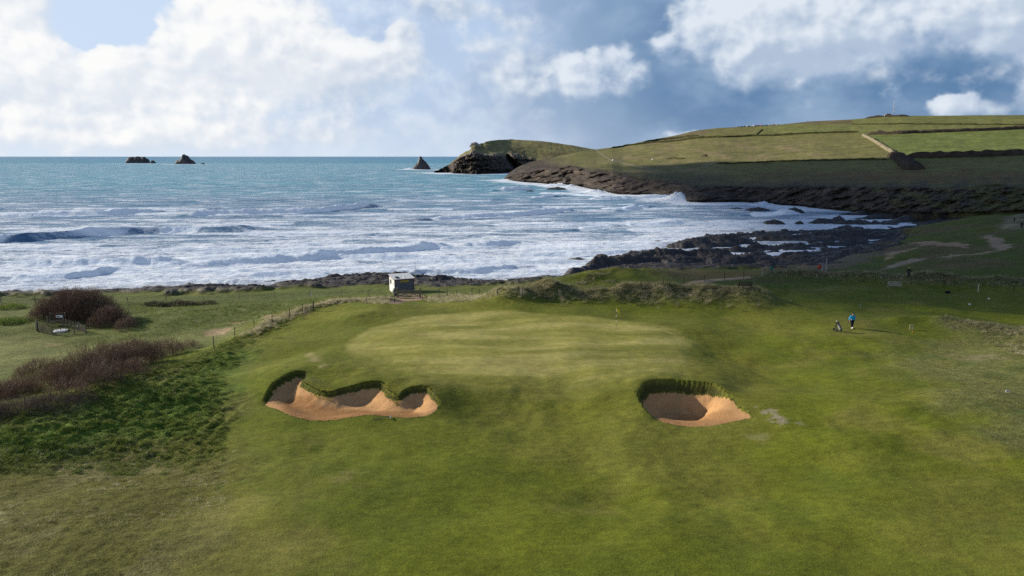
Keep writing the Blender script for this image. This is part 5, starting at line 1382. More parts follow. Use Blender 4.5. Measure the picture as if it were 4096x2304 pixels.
for i, (u, c) in enumerate(CAR_U):
    sv = np.interp(u, [h[0] for h in HS], [h[5] for h in HS])
    p = crest(u, sv + .6)
    nth = ('first', 'second', 'third', 'fourth', 'fifth', 'sixth', 'seventh', 'eighth', 'ninth', 'tenth', 'eleventh', 'twelfth', 'thirteenth', 'fourteenth', 'fifteenth')[i]
    o = empty('parked_car', p, rng.uniform(-.35, .35) + (PI / 2 if i % 3 == 0 else 0), f'tiny {c} car, {nth} from the left in the row parked on the far crest', 'car', 'cars parked along the hill crest')
    if c not in proto:
        V, Fc = car_body(); proto[c] = MB().add(V, Fc).build('body', CARM[c], o)
    else:
        k_ = proto[c].copy(); COL.objects.link(k_); k_.parent = o
    for (x_, y_) in ((-1.3, -.78), (-1.3, .78), (1.3, -.78), (1.3, .78)):
        if 'wheel' not in proto: proto['wheel'] = MB().tube([(0, -.1, 0), (0, .1, 0)], .33, 10).build('wheel', M['black'], o)
        else:
            w2 = proto['wheel'].copy(); COL.objects.link(w2); w2.parent = o
        (proto['wheel'] if i == 0 and x_ < 0 and y_ < 0 else w2).location = (x_, y_, .33)
    if 'windows' not in proto: proto['windows'] = MB().box((-.1, 0, 1.15), (1.7, 1.52, .38), taper=.82).build('windows', M['glass'], o)
    else:
        w2 = proto['windows'].copy(); COL.objects.link(w2); w2.parent = o

# ------------------------------------------------------------------ people
def skin_obj(name, V, E, R, mat, parent, lev=1):
    me = bpy.data.meshes.new(name); me.from_pydata(V, E, [])
    o = new_obj(name, me, mat, parent)
    md = o.modifiers.new('skin', 'SKIN'); md.use_smooth_shade = True
    for i, r in enumerate(R): me.skin_vertices[0].data[i].radius = (r, r) if not isinstance(r, tuple) else r
    me.skin_vertices[0].data[0].use_root = True
    sb = o.modifiers.new('sub', 'SUBSURF'); sb.levels = lev; sb.render_levels = lev
    return o
def person(label, loc, rz, h, coat, trousers, shoes, hair=None, cap=None, stride=.12, rarm=(-.30, -.06, .93), larm=(.30, -.02, .92), lean=.0, sc_w=1.0, group=None):
    """stands on z = 0 facing -y; one continuous body, with clothes, hair and shoes as children"""
    root = empty('person', loc, rz, label, 'person', group)
    root.scale = (h / 1.75 * sc_w, h / 1.75 * sc_w, h / 1.75)
    J = dict(pel=(0, 0, .95), sp=(0, -.01 - lean * .4, 1.14), ch=(0, -.02 - lean * .8, 1.34), nk=(0, -.02 - lean, 1.48), hd0=(0, -.03 - lean, 1.56), hd1=(0, -.04 - lean, 1.65), hd2=(0, -.03 - lean, 1.72))
    V, E, R, ix = [], [], [], {}
    def add(k, p, r, par=None):
        ix[k] = len(V); V.append(p); R.append(r)
        if par: E.append((ix[par], ix[k]))
    add('pel', J['pel'], .12); add('sp', J['sp'], .115, 'pel'); add('ch', J['ch'], (.155, .11), 'sp'); add('nk', J['nk'], .052, 'ch')
    add('hd0', J['hd0'], .068, 'nk'); add('hd1', J['hd1'], .088, 'hd0'); add('hd2', J['hd2'], .06, 'hd1')
    add('nose', (0, J['hd1'][1] - .10, 1.635), .014, 'hd1')
    for s, arm in ((-1, rarm), (1, larm)):
        t = 'r' if s < 0 else 'l'
        sh = (s * .18, -.02 - lean * .9, 1.42); hand = arm
        elb = tuple((sh[i] + hand[i]) / 2 + (s * .05, .05, -.02)[i] for i in range(3))
        add(t + 'sh', sh, .058, 'ch'); add(t + 'el', elb, .042, t + 'sh'); add(t + 'wr', hand, .028, t + 'el')
        d = Vector(hand) - Vector(elb); d.normalize()
        pm = Vector(hand) + d * .06; add(t + 'pm', tuple(pm), (.036, .018), t + 'wr')
        side = d.cross(Vector((1, 0, 0))); side.normalize()
        for k, (of, ln) in enumerate(((-.028, .065), (-.010, .080), (.010, .075), (.028, .060))):
            k1 = pm + side * of + d * .035; k2 = k1 + d * ln * .5 + Vector((-s * .01, -.008, 0)); k3 = k2 + d * ln * .4 + Vector((-s * .02, -.012, 0))
            add(f'{t}f{k}a', tuple(k1), .009, t + 'pm'); add(f'{t}f{k}b', tuple(k2), .008, f'{t}f{k}a'); add(f'{t}f{k}c', tuple(k3), .007, f'{t}f{k}b')
        th = Vector(hand) + d * .025 + side * -.045; add(t + 'th', tuple(th), .010, t + 'wr'); add(t + 'th2', tuple(th + d * .04), .008, t + 'th')
        st = stride * s
        add(t + 'hip', (s * .09, 0, .90), .085, 'pel'); add(t + 'kn', (s * .10, st * .55 - .03, .50), .056, t + 'hip')
        add(t + 'an', (s * .09, st, .09), .036, t + 'kn'); add(t + 'toe', (s * .10, st - .15, .035), .03, t + 'an')
    body = skin_obj('body', V, E, R, M['skin'], root)
    g = lambda k: V[ix[k]]
    # jacket: torso and sleeves
    jv = [(0, 0, .88), J['sp'], J['ch'], (0, -.02 - lean, 1.46), g('rsh'), g('rel'), tuple(Vector(g('rwr')) * .97 + Vector(g('rel')) * .03), g('lsh'), g('lel'), tuple(Vector(g('lwr')) * .97 + Vector(g('lel')) * .03)]
    skin_obj('jacket', jv, [(0, 1), (1, 2), (2, 3), (2, 4), (4, 5), (5, 6), (2, 7), (7, 8), (8, 9)], [(.185, .15), (.185, .15), (.195, .145), .075, .085, .066, .05, .085, .066, .05], coat, root)
    tv = [(0, 0, .94)]; te = []; tr = [(.16, .13)]
    for t, s in (('r', -1), ('l', 1)):
        n0 = len(tv); tv += [(s * .09, 0, .86), g(t + 'kn'), tuple(Vector(g(t + 'an')) + Vector((0, 0, .03)))]; te += [(0, n0), (n0, n0 + 1), (n0 + 1, n0 + 2)]; tr += [.105, .075, .06]
    skin_obj('trousers', tv, te, tr, trousers, root)
    for t in ('r', 'l'):
        a = g(t + 'an'); MB().ball((a[0], a[1] - .06, .05), (.048, .145, .055), 10, 6).ball((a[0], a[1] + .0, .07), (.045, .06, .06), 8, 6).build('shoe', shoes, root, smooth_=True)
    hx_, hy_ = 0, J['hd1'][1]
    for s in (-1, 1): MB().ball((s * .034, hy_ - .083, 1.655), (.013, .008, .009), 6, 4).build('eye', M['black'], root, smooth_=True)
    MB().box((0, hy_ - .084, 1.60), (.045, .012, .010)).build('mouth', M['red_trim'], root)
    for s in (-1, 1): MB().ball((s * .092, hy_ + .005, 1.645), (.012, .024, .034), 6, 5).build('ear', M['skin'], root, smooth_=True)
    if hair: MB().ball((0, hy_ + .03, 1.68), (.104, .105, .10), 12, 8).ball((0, hy_ + .06, 1.58), (.085, .06, .10), 10, 6).build('hair', hair, root, smooth_=True)
    if cap:
        c = MB().ball((0, hy_ + .01, 1.695), (.106, .116, .085), 14, 8); c.box((0, hy_ - .14, 1.69), (.15, .12, .018)); c.build('cap', cap, root, smooth_=False)
    return root
gp_ = hit(3407, 1313)
golfer = person('golfer in a bright blue jacket and black cap walking across the fairway', gp_, .15, 1.75, M['blue_jacket'], M['navy'], M['white'], None, M['black'], .10, (-.42, -.16, .94), (.27, .02, .90), .03, 1.12)
gv = MB().tube([(-.47, -.19, .88), (-.53, -.22, .80)], [.035, .05], 8).ball((-.55, -.23, .78), (.07, .05, .04), 8, 6)
o = gv.build('club_headcover', M['black'], None, None, True); o.location = golfer.location; tag(o, "small dark headcover held in the golfer's outstretched hand", 'headcover')
wk = hit(3634, 1113)
person('walker with fair hair and a dark coat beyond the right-hand fence', wk, 2.7, 1.72, M['dark_coat'], M['navy'], M['black'], M['blond'], None, .08)
person('walker in dark clothes on the shore path at the far right edge, farther back', hit(4056, 893), .4, 1.75, M['dark_coat'], M['navy'], M['black'], M['dark_hair'], None, .12)
person('walker in navy at the very right edge of the picture', hit(4086, 916), 2.4, 1.75, M['navy'], M['navy'], M['white'], M['dark_hair'], None, .14)
person('tiny walker in blue on the hillside path in the cloud shade', hill_at(2647, 697), 1.2, 1.8, M['blue_jacket'], M['navy'], M['black'], M['dark_hair'])
for u, t in ((3229, 'left'), (3236, 'right')):
    person(f'tiny dark figure on the hill skyline, {t} one of the pair', hill_at(u, 487.0), 0, 1.8, M['dark_coat'], M['navy'], M['black'], M['dark_hair'], group='pair on the skyline')
for (u, v, lb) in ((2452, 643, 'white painted stone beside the hillside path'), (2610, 641, 'white painted stone in the pasture below the saddle')):
    p = hill_at(u, v); o = MB().ball((0, 0, .6), (1.0, .8, 1.2), 10, 7).build('marker_stone', M['white_paint'], None, p, True); tag(o, lb, 'stone')

# ------------------------------------------------------------------ golf things
fp = hit(2464, 1313)
fs = empty('flagstick', fp, 0, 'black and white flagstick with yellow flag standing in the green', 'flagstick')
for k in range(7):
    MB().tube([(0, 0, k * .30), (0, 0, (k + 1) * .30 - .002)], .017, 8).build('pole_band', M['black'] if k in (0, 1, 3, 5) else M['white'], fs)
MB().tube([(0, 0, 2.1), (0, 0, 2.2)], [.02, .01], 8).build('pole_tip', M['yellow'], fs)
V = []; nx_, nz_ = 8, 5
for j in range(nz_):
    for i in range(nx_):
        t = i / (nx_ - 1); V.append((.02 + .36 * t, .05 * math.sin(t * 7) * t, 2.12 - .36 * j / (nz_ - 1) * (1 - .2 * t) - .22 * t * t))
me = np_mesh('flag', V, grid_faces(nz_, nx_)); fl_ = new_obj('flag', me, M['yellow'], fs); fl_.modifiers.new('solid', 'SOLIDIFY').thickness = .004
MB().tube([(0, 0, -.06), (0, 0, .006)], .054, 14).build('hole_cup', M['black'], fs)

tp = hit(3352, 1325)
tr = empty('golf_trolley', tp, 0.1, 'push trolley carrying a silver and black golf bag beside the golfer', 'golf trolley')
a0, a1 = Vector((.30, 0, .16)), Vector((-.10, 0, .98)); ax = (a1 - a0).normalized(); up_ = Vector((ax.z, 0, -ax.x))
bag = MB().tube([a0, a0 + (a1 - a0) * .06, a0 + (a1 - a0) * .5, a0 + (a1 - a0) * .94, a1], [.12, .145, .13, .14, .145], 14).build('bag', M['black'], tr, smooth_=False)
MB().tube([a0 + ax * .10 - up_ * .06 + Vector((0, -.05, 0)), a0 + ax * .62 - up_ * .06 + Vector((0, -.05, 0))], [.115, .105], 12).build('side_pocket', M['silver'], bag)
MB().tube([a0 + ax * .15 + up_ * .09, a0 + ax * .45 + up_ * .09], [.085, .08], 10).build('rear_pocket', M['navy'], bag)
MB().tube([a1 - ax * .16, a1 - ax * .12], [.15, .15], 14).build('strap', M['silver'], bag)
for k in range(6):
    q0 = a1 + Vector((random.uniform(-.06, .06), random.uniform(-.07, .07), 0)); q1 = q0 + ax * random.uniform(.10, .20)
    cl = MB().tube([q0 - ax * .1, q1], .008, 6).build('club_shaft', M['metal'], bag)
    MB().ball(tuple(q1 + Vector((0, 0, .01))), (.05, .04, .035), 8, 6).build('club_head', (M['silver'], M['white'], M['red'], M['black'])[k % 4], cl, smooth_=True)
fr = MB().tube([(.30, 0, .14), (-.28, 0, .98)], .02, 6).tube([(-.18, 0, .80), (-.30, .30, .16)], .016, 6).tube([(-.18, 0, .80), (-.30, -.30, .16)], .016, 6).tube([(-.30, -.3, .16), (-.30, .3, .16)], .014, 6).tube([(-.30, 0, .16), (.30, 0, .14)], .016, 6)
fr.build('frame', M['dark_metal'], tr)
MB().tube([(-.28, 0, .98), (-.50, 0, 1.02), (-.62, 0, 1.05)], .022, 8).build('handle', M['black'], tr)
MB().tube([(-.30, -.06, .95), (-.33, -.06, .40)], [.035, .055], 8).build('hanging_towel', M['black'], tr)
for (x_, y_, r_) in ((-.30, -.30, .15), (-.30, .30, .15), (.36, 0, .13)):
    wh = MB(); n = 16
    wh.tube([(x_, y_ - .025, r_), (x_, y_ + .025, r_)], r_, n).build('wheel', M['black'], tr)
    MB().tube([(x_, y_ - .03, r_), (x_, y_ + .03, r_)], r_ * .55, 10).build('rim', M['metal'], tr)

def board_sign(label, u, v, w_, h_, leg, mat, rz=.0, name='notice_board', line=True):
    p = hit(u, v); r = empty(name, p, rz, label, 'sign')
    MB().box((0, 0, leg + h_ / 2), (w_, .03, h_)).build('board', mat, r, bevel=.005)
    for s in (-1, 1): MB().box((s * w_ * .38, .03, (leg + h_ * .8) / 2 - .1), (.035, .035, leg + h_ * .8 + .2)).build('leg', M['wood_pale'], r)
    if line: MB().box((0, -.017, leg + h_ * .55), (w_ * .7, .004, .03)).build('lettering', M['wood_dark'], r); MB().box((0, -.017, leg + h_ * .35), (w_ * .55, .004, .03)).build('lettering', M['wood_dark'], r)
    return r
board_sign('small cream notice board on two legs right of the golfer', 3644, 1321, .46, .34, .30, M['sign_cream'], .2)
o = MB().ball((0, 0, .05), .06, 10, 7).build('tee_marker', M['orange'], None, hit(3651, 1329), True); tag(o, 'orange ball marker by the foot of the cream notice board', 'tee marker')
board_sign('tiny white notice low in the rough at the right edge', 4029, 1572, .28, .16, .10, M['white'], .1)
for u, v, lb in ((3879, 1219, 'white tee marker nearer the yellow strip'), (3955, 1196, 'white tee marker by the marram bank')):
    o = MB().box((0, 0, .06), (.26, .14, .16), taper=.8).build('tee_marker', M['white'], None, hit(u, v)); tag(o, lb, 'tee marker')
st_ = hit(3437, 1231)
o = MB().tube([(0, 0, -.1), (.22, 0, .55)], .018, 6).build('stake', M['sign_blue'], None, st_); tag(o, 'thin leaning stake beyond the golfer', 'stake')
o = MB().tube([(0, 0, -.1), (0, 0, .55)], .025, 6).build('stake', M['wood_dark'], None, hit(3734, 1254)); tag(o, 'short dark stake on the edge of the yellow tee', 'stake')
dz_ = empty('golf_bag', hit(3790, 1173), 0, 'dark bag lying at the foot of the marram bank', 'bag')
MB().tube([(-.35, 0, .16), (-.25, 0, .17), (.3, 0, .17), (.36, 0, .16)], [.10, .16, .17, .12], 12).build('bag_body', M['navy'], dz_, smooth_=True)
MB().tube([(-.1, -.1, .3), (0, -.05, .42), (.12, -.1, .3)], .015, 6).build('strap', M['black'], dz_)
rk_p = hit(1530, 1677)
rk_o = empty('bunker_rake', rk_p, .25, 'rake lying on the front lip of the long bunker', 'rake')
MB().tube([(-.75, 0, .06), (.55, .05, .10)], .02, 6).build('handle', M['wood_grey'], rk_o)
MB().box((.60, .05, .10), (.06, .62, .05)).build('rake_head', M['metal'], rk_o)
for k in range(9): MB().tube([(.60, -.22 + k * .068, .09), (.60, -.22 + k * .068, -.01)], .008, 5).build('tine', M['dark_metal'], rk_o)

# ------------------------------------------------------------------ benches
def bench(label, u, v, rz, mat, W=1.6, back_to_us=False):
    p = hit(u, v); r = empty('bench', p, rz, label, 'bench')
    for s in (-1, 1):
        MB().box((s * (W / 2 - .05), -.22, .31), (.07, .07, .66)).build('leg', mat, r); MB().box((s * (W / 2 - .05), .24, .44), (.07, .07, .92)).build('leg', mat, r)
        MB().box((s * (W / 2 - .05), 0, .655), (.08, .56, .045)).build('armrest', mat, r)
    for k in range(5): MB().box((0, -.20 + k * .10, .44), (W - .10, .075, .03)).build('seat_slat', mat, r)
    MB().box((0, .245, .885), (W - .02, .05, .09)).build('top_rail', mat, r); MB().box((0, .245, .53), (W - .12, .045, .07)).build('bottom_rail', mat, r)
    for k in range(12): MB().box((-W / 2 + .14 + k * (W - .28) / 11, .245, .70), (.055, .025, .30)).build('back_slat', mat, r)
    MB().box((0, -.23, .36), (W - .12, .03, .09)).build('apron', mat, r)
    return r
bench('pale bleached wooden bench by the shore path', 2830, 1143, PI + .25, M['wood_pale'], 1.55)
bench('dark wooden bench on the grass beyond the dune', 2980, 1154, PI - .1, M['wood_dark'], 1.75)
bench('grey slatted bench in front of the right-hand marram bank', 3578, 1151, .10, M['wood_pale'], 1.9)

# ------------------------------------------------------------------ fences
def fence(label, posts, mat, name='post_fence', sq=.085, wires=(.35, .65, .95), pale=(), skipwire=()):
    pts = [hit(u, v) for u, v, t in posts]
    base = pts[0]; r = empty(name, base, 0, label, 'fence'); tops = []
    for i, ((u, v, t), p) in enumerate(zip(posts, pts)):
        h = max(.5, min(1.5, (v - t) / F * p[1] * 1.02)); w_ = sq * (1.7 if i in pale else 1) 
        lx, ly = random.uniform(-.03, .03), random.uniform(-.03, .03)
        b = p - base
        MB().tube([(b[0], b[1], b[2] - .25), (b[0] + lx, b[1] + ly, b[2] + h - .02), (b[0] + lx, b[1] + ly, b[2] + h)], [w_ / 2, w_ / 2, w_ * .4], 8).build('post', M['wood_pale'] if (i in pale and i % 2) else mat, r)
        tops.append((b, h))
    for f in wires:
        for i in range(len(tops) - 1):
            if i in skipwire: continue
            (a, ha), (b, hb) = tops[i], tops[i + 1]
            q0 = Vector((a[0], a[1], a[2] + min(ha, 1.1) * f)); q1 = Vector((b[0], b[1], b[2] + min(hb, 1.1) * f))
            if f == wires[0] and i == 0: wr = MB()
            wr.tube([q0, (q0 + q1) / 2 - Vector((0, 0, .03)), q1], .006, 4, False)
    wr.build('wire', M['dark_metal'], r)
    return r
fence('weathered post and wire fence along the left-hand shore edge', [(4,1210,1177),(140,1210,1183),(510,1208,1187),(665,1205,1180),(814,1201,1178),(957,1192,1173),(1098,1189,1166),(1240,1187,1159),(1367,1185,1155),(1474,1184,1160),(1560,1186,1160)], M['wood_grey'], pale=(0,))
fence('line of dark fence posts slanting between the field and the green', [(100,1613,1590),(203,1600,1570),(856,1397,1342),(940,1352,1308),(1017,1313,1280),(1089,1293,1255),(1159,1273,1231),(1211,1252,1215),(1255,1246,1206),(1349,1224,1200),(1465,1207,1188),(1578,1212,1183)], M['wood_dark'], skipwire=(1,), pale=(8,))
fence('shore fence from the gate along the path behind the dune', [(1689,1199,1169),(1756,1186,1156),(1790,1182,1157),(1827,1180,1160),(1888,1178,1151),(1917,1176,1156),(1990,1181,1155),(2086,1184,1155),(2188,1164,1146),(2286,1157,1136),(2379,1149,1134),(2470,1149,1134),(2564,1148,1122),(2652,1144,1117),(2736,1139,1108),(2818,1128,1098),(2897,1122,1092),(2974,1115,1087),(3006,1115,1094),(3048,1106,1071),(3154,1102,1071)], M['wood_dark'], pale=(7, 11, 19))
fence('fence posts standing in the right-hand marram bank', [(3268,1100,1077),(3382,1121,1089),(3500,1127,1098),(3643,1143,1106),(3776,1148,1120),(3912,1170,1135),(4054,1170,1142),(4200,1190,1160)], M['wood_dark'], pale=(5,))
o = MB().box((.12, 0, .45), (.06, .03, 1.0), rot=Matrix.Rotation(.28, 3, 'Y')).build('plank', M['white_paint'], None, hit(1243, 1185)); tag(o, 'white plank leaning against a shore fence post', 'plank')

# ------------------------------------------------------------------ gate
gl_, gr_ = hit(1589, 1191), hit(1682, 1191)
gr_[2] = ground(gr_[0], gr_[1])
for p, lb in ((gl_, 'stout left post of the field gate'), (gr_, 'stout right post of the field gate')):
    o = empty('gate_post', p, 0, lb, 'post')
    MB().box((0, 0, .58), (.19, .19, 1.75)).build('shaft', M['wood_gate'], o, bevel=.015); MB().box((0, 0, 1.475), (.15, .15, .05), taper=.6).build('post_cap', M['wood_pale'], o)
gd_ = gr_ - gl_; ga = math.atan2(gd_[1], gd_[0]); GL = math.hypot(gd_[0], gd_[1]) - .26
gt = empty('field_gate', gl_ + gd_ * .13 / (GL + .26), ga, 'five barred wooden field gate in front of the hut', 'gate')
for k, z_ in enumerate((.22, .43, .64, .86, 1.10)): MB().box((GL / 2, 0, z_), (GL, .035, .085 if k < 4 else .11)).build('bar', M['wood_gate'], gt)
for x_ in (.04, GL - .04): MB().box((x_, 0, .66), (.085, .06, 1.08)).build('stile', M['wood_gate'], gt)
for a, b in (((.1, .22), (GL * .5, 1.05)), ((GL * .5, 1.05), (GL - .1, .22)), ((.1, 1.05), (GL * .5, .22)), ((GL * .5, .22), (GL - .1, 1.05))):
    MB().bar((a[0], -.04, a[1]), (b[0], -.04, b[1]), .03, .075).build('brace', M['wood_gate'], gt)
for p, s, lb in ((gl_, -1, 'sloping wooden strut propping the left gate post'), (gr_, 1, 'sloping wooden strut propping the right gate post')):
    o = MB().bar((s * .08, 0, .95), (s * 1.0, -.1, .02), .07, .07).build('strut', M['wood_pale'] if s < 0 else M['wood_gate'], None, p); tag(o, lb, 'strut')

# ------------------------------------------------------------------ lifeguard hut
hb = hit(1579, 1172, 100); HA = math.radians(26.0)
hut = empty('hut', (hb[0], hb[1], ground(hb[0], hb[1])), HA, 'white and grey boarded hut with a white sloping roof above the shore', 'hut')
W_, D_h, hf, hk = 3.15, 2.5, 2.08, 2.52
core = MB().add([(0, 0, -.3), (W_, 0, -.3), (W_, D_h, -.3), (0, D_h, -.3), (0, 0, hf), (W_, 0, hf), (W_, D_h, hk), (0, D_h, hk)], [(0, 1, 5, 4), (1, 2, 6, 5), (2, 3, 7, 6), (3, 0, 4, 7), (4, 5, 6, 7), (3, 2, 1, 0)])
core.build('wall', M['white_paint'], hut)
nb = 13
for k in range(nb):
    z_ = hf * (k + .5) / nb; MB().box((W_ / 2, -.022, z_), (W_ - .04, .03, hf / nb - .012), rot=Matrix.Rotation(.06, 3, 'X')).build('board', M['grey_boards'], hut)
nl = 15
for k in range(nl):
    z0_ = hk * k / nl; z1_ = z0_ + hk / nl - .012
    y0_ = max(0.0, (z1_ - hf) / (hk - hf) * D_h) if z1_ > hf else 0
    if y0_ < D_h - .1: MB().box((-.022, (y0_ + D_h) / 2, (z0_ + z1_) / 2), (.03, D_h - y0_, z1_ - z0_), rot=Matrix.Rotation(.06, 3, 'Y')).build('board', M['white_paint'], hut)
for x_, y_ in ((0, 0), (W_, 0)): MB().box((x_, y_ - .03, hf / 2), (.09, .06, hf)).build('corner_post', M['grey_boards'] if x_ == 0 else M['red_trim'], hut)
sl = math.atan2(hk - hf, D_h); ov = .16
def rf(x_, y_, dz=0): return (x_, y_, hf + (hk - hf) * y_ / D_h + dz)
roof = MB().add([rf(-ov, -ov, .03), rf(W_ + ov, -ov, .03), rf(W_ + ov, D_h + ov, .03), rf(-ov, D_h + ov, .03), rf(-ov, -ov, .08), rf(W_ + ov, -ov, .08), rf(W_ + ov, D_h + ov, .08), rf(-ov, D_h + ov, .08)], [(3, 2, 1, 0), (4, 5, 6, 7), (0, 1, 5, 4), (1, 2, 6, 5), (2, 3, 7, 6), (3, 0, 4, 7)]).build('roof', M['roof'], hut)
MB().box((W_ / 2, -ov - .02, hf - .02), (W_ + 2 * ov, .03, .14)).build('fascia', M['red_trim'], roof)
for x_ in (-ov - .02, W_ + ov + .02): MB().bar(rf(x_, -ov, .02), rf(x_, D_h + ov, .02), .14, .03).build('fascia', M['red_trim'], roof)
R_ = Matrix.Rotation(sl, 3, 'X')
MB().box(rf(.62, .62, .12), (.55, .85, .05), rot=R_).build('solar_panel', M['black'], roof)
MB().tube([rf(1.45, 1.0, .08), rf(1.45, 1.0, .24)], .05, 10).build('vent', M['metal'], roof); MB().box(rf(1.75, .8, .12), (.06, .9, .05), rot=R_).build('vent_strip', M['white'], roof)
MB().box((-.05, 1.75, 1.55), (.03, .8, .85)).build('window_frame', M['white'], hut); MB().box((-.068, 1.75, 1.55), (.01, .62, .68)).build('window_pane', M['glass'], hut)
MB().box((-.05, .55, 1.40), (.02, .42, .34)).build('notice', M['white'], hut)
def text_mesh(body, size, mat, parent, loc, rot):
    cu = bpy.data.curves.new('lettering', 'FONT'); cu.body = body; cu.size = size; cu.align_x = 'CENTER'; cu.align_y = 'CENTER'; cu.extrude = .002
    t = bpy.data.objects.new('lettering', cu); COL.objects.link(t)
    bpy.context.view_layer.update()
    me = bpy.data.meshes.new_from_object(t.evaluated_get(bpy.context.evaluated_depsgraph_get()))
    bpy.data.objects.remove(t); o = new_obj('lettering', me, mat, parent, loc); o.rotation_euler = rot
    return o
sg_ = MB().box((1.62, -.06, 1.74), (1.32, .025, .26)).build('sign', M['sign_yellow'], hut)
text_mesh('Lifeguards', .22, M['red'], sg_, (1.62, -.076, 1.74), (PI / 2, 0, 0))
nt_ = [o for o in hut.children if o.name.startswith('notice')][0]
for z_ in (1.46, 1.34): MB().box((-.062, .55, z_), (.006, .32, .06)).build('lettering', M['black'], nt_)
fpz = Vector((hb[0], hb[1], 0)) + Matrix.Rotation(HA, 3, 'Z') @ Vector((W_ + .22, -.06, 0))
mf = empty('flagpole', (fpz.x, fpz.y, ground(fpz.x, fpz.y)), 0, 'tall thin pole at the right corner of the hut', 'pole')
MB().tube([(0, 0, -.2), (0, 0, 2.4), (0, 0, 4.75)], [.045, .04, .025], 8).build('shaft', M['wood_pale'], mf); MB().ball((0, 0, 4.77), .045, 8, 6).build('finial', M['white'], mf)
MB().box((-.09, 0, 1.75), (.22, .05, .06)).build('bracket', M['red_trim'], mf); MB().box((.03, -.06, 1.35), (.05, .05, .22)).build('cleat', M['white'], mf)
tk = hit(1577, 1183)
tn = empty('water_tank', tk + np.array([0.05, .25, 0]), .35, 'green chamfered tank at the left front corner of the hut', 'tank')
oct_ = [(-.28, -.5), (.28, -.5), (.5, -.28), (.5, .28), (.28, .5), (-.28, .5), (-.5, .28), (-.5, -.28)]
V = [(.36 * a_ * 2 * .75, y_, .52 + b_) for y_ in (-.35, .35) for a_, b_ in oct_]
MB().add(V, [tuple(range(8)), tuple(range(15, 7, -1))] + [(i, i + 8, (i + 1) % 8 + 8, (i + 1) % 8) for i in range(8)]).build('shell', M['tank_green'], tn, bevel=.02)
MB().tube([(0, 0, 1.0), (0, 0, 1.08)], .12, 10).build('cap', M['black'], tn)

# ------------------------------------------------------------------ lifebuoy and boards on the right-hand shore
lp = hit(3277, 1083)
lb_ = empty('lifebuoy_station', lp, .2, 'red lifebuoy housing on a post beside the blue boards', 'lifebuoy')
MB().box((0, .08, .55), (.09, .09, 1.3)).build('post', M['wood_pale'], lb_)
MB().tube([(0, -.08, .70), (0, .06, .70)], [.40, .40], 20).build('housing', M['red'], lb_, smooth_=False)
MB().tube([(0, -.10, .70), (0, -.075, .70)], [.16, .16], 14).build('housing_boss', M['orange'], lb_)
MB().box((.0, -.05, 1.27), (.34, .02, .22)).build('sign', M['green_cloth'], lb_); MB().box((.0, -.062, 1.29), (.26, .006, .10)).build('sign_panel', M['white'], lb_)
def info(label, u, v, w_, h_, z0_, rz):
    p = hit(u, v); r = empty('information_board', p, rz, label, 'sign')
    for s in (-1, 1): MB().box((s * w_ * .42, .03, (z0_ + h_) / 2 - .1), (.07, .05, z0_ + h_ + .2)).build('leg', M['white_paint'], r)
    b = MB().box((0, 0, z0_ + h_ / 2), (w_, .04, h_)).build('board', M['sign_blue'], r)
    for k in range(4): MB().box((0, -.024, z0_ + h_ * (.2 + .2 * k)), (w_ * .75, .006, .03)).build('lettering', M['white'], b)
    MB().box((0, -.024, z0_ + h_ * .93), (w_ * .9, .006, h_ * .08)).build('header', M['white'], b)
info('shorter blue grey information board next to the red lifebuoy', 3289, 1083, .75, 1.0, .35, 1.05)
info('tall blue grey information board right of the lifebuoy', 3305, 1081, .85, 1.35, .75, 1.1)
gb = hit(3085, 1092)
o = empty('litter_bin', gb, 0, 'small green bin near the slate slabs beyond the fence', 'bin')
MB().tube([(0, 0, -.1), (0, 0, .45)], .05, 8).build('post', M['wood_dark'], o); MB().tube([(0, 0, .42), (0, 0, .95)], [.22, .26], 12).build('bin_body', M['green_cloth'], o); MB().ball((0, 0, .95), (.27, .27, .12), 12, 6).build('lid', M['green_cloth'], o, smooth_=True)
o = empty('footpath_marker', hit(3802, 1036), 0, 'small yellowish marker post on the shore path', 'sign')
MB().box((0, 0, .4), (.09, .09, 1.0)).build('post', M['wood_pale'], o); MB().box((0, -.06, .85), (.34, .03, .16)).build('sign', M['sign_cream'], o)

# ------------------------------------------------------------------ picket enclosure on the left
EN = [('A', 152, 1327), ('B', 192, 1303), ('C', 254, 1304), ('D', 317, 1322), ('E', 344, 1334), ('F', 299, 1337), ('G', 210, 1341)]
EP = {k: hit(u, v) for k, u, v in EN}
er_ = empty('picket_enclosure', EP['G'], 0, 'small enclosure of split chestnut pickets by the domed thicket', 'fence')
b0 = EP['G']
for k, u, v in EN:
    p = EP[k] - b0; hh = {'A': 1.35, 'B': 1.25, 'C': 1.2}.get(k, 1.12)
    MB().tube([(p[0], p[1], p[2] - .3), (p[0], p[1], p[2] + hh - .04), (p[0], p[1], p[2] + hh)], [.075, .075, .05], 8).build('post', M['wood_grey'] if k != 'A' else M['wood_dark'], er_)
order = ['A', 'B', 'C', 'D', 'E', 'F', 'G', 'A']
pk = MB().box((0, 0, .5), (.038, .022, 1.12), taper=.75).build('picket', M['wood_grey'], er_); first = True
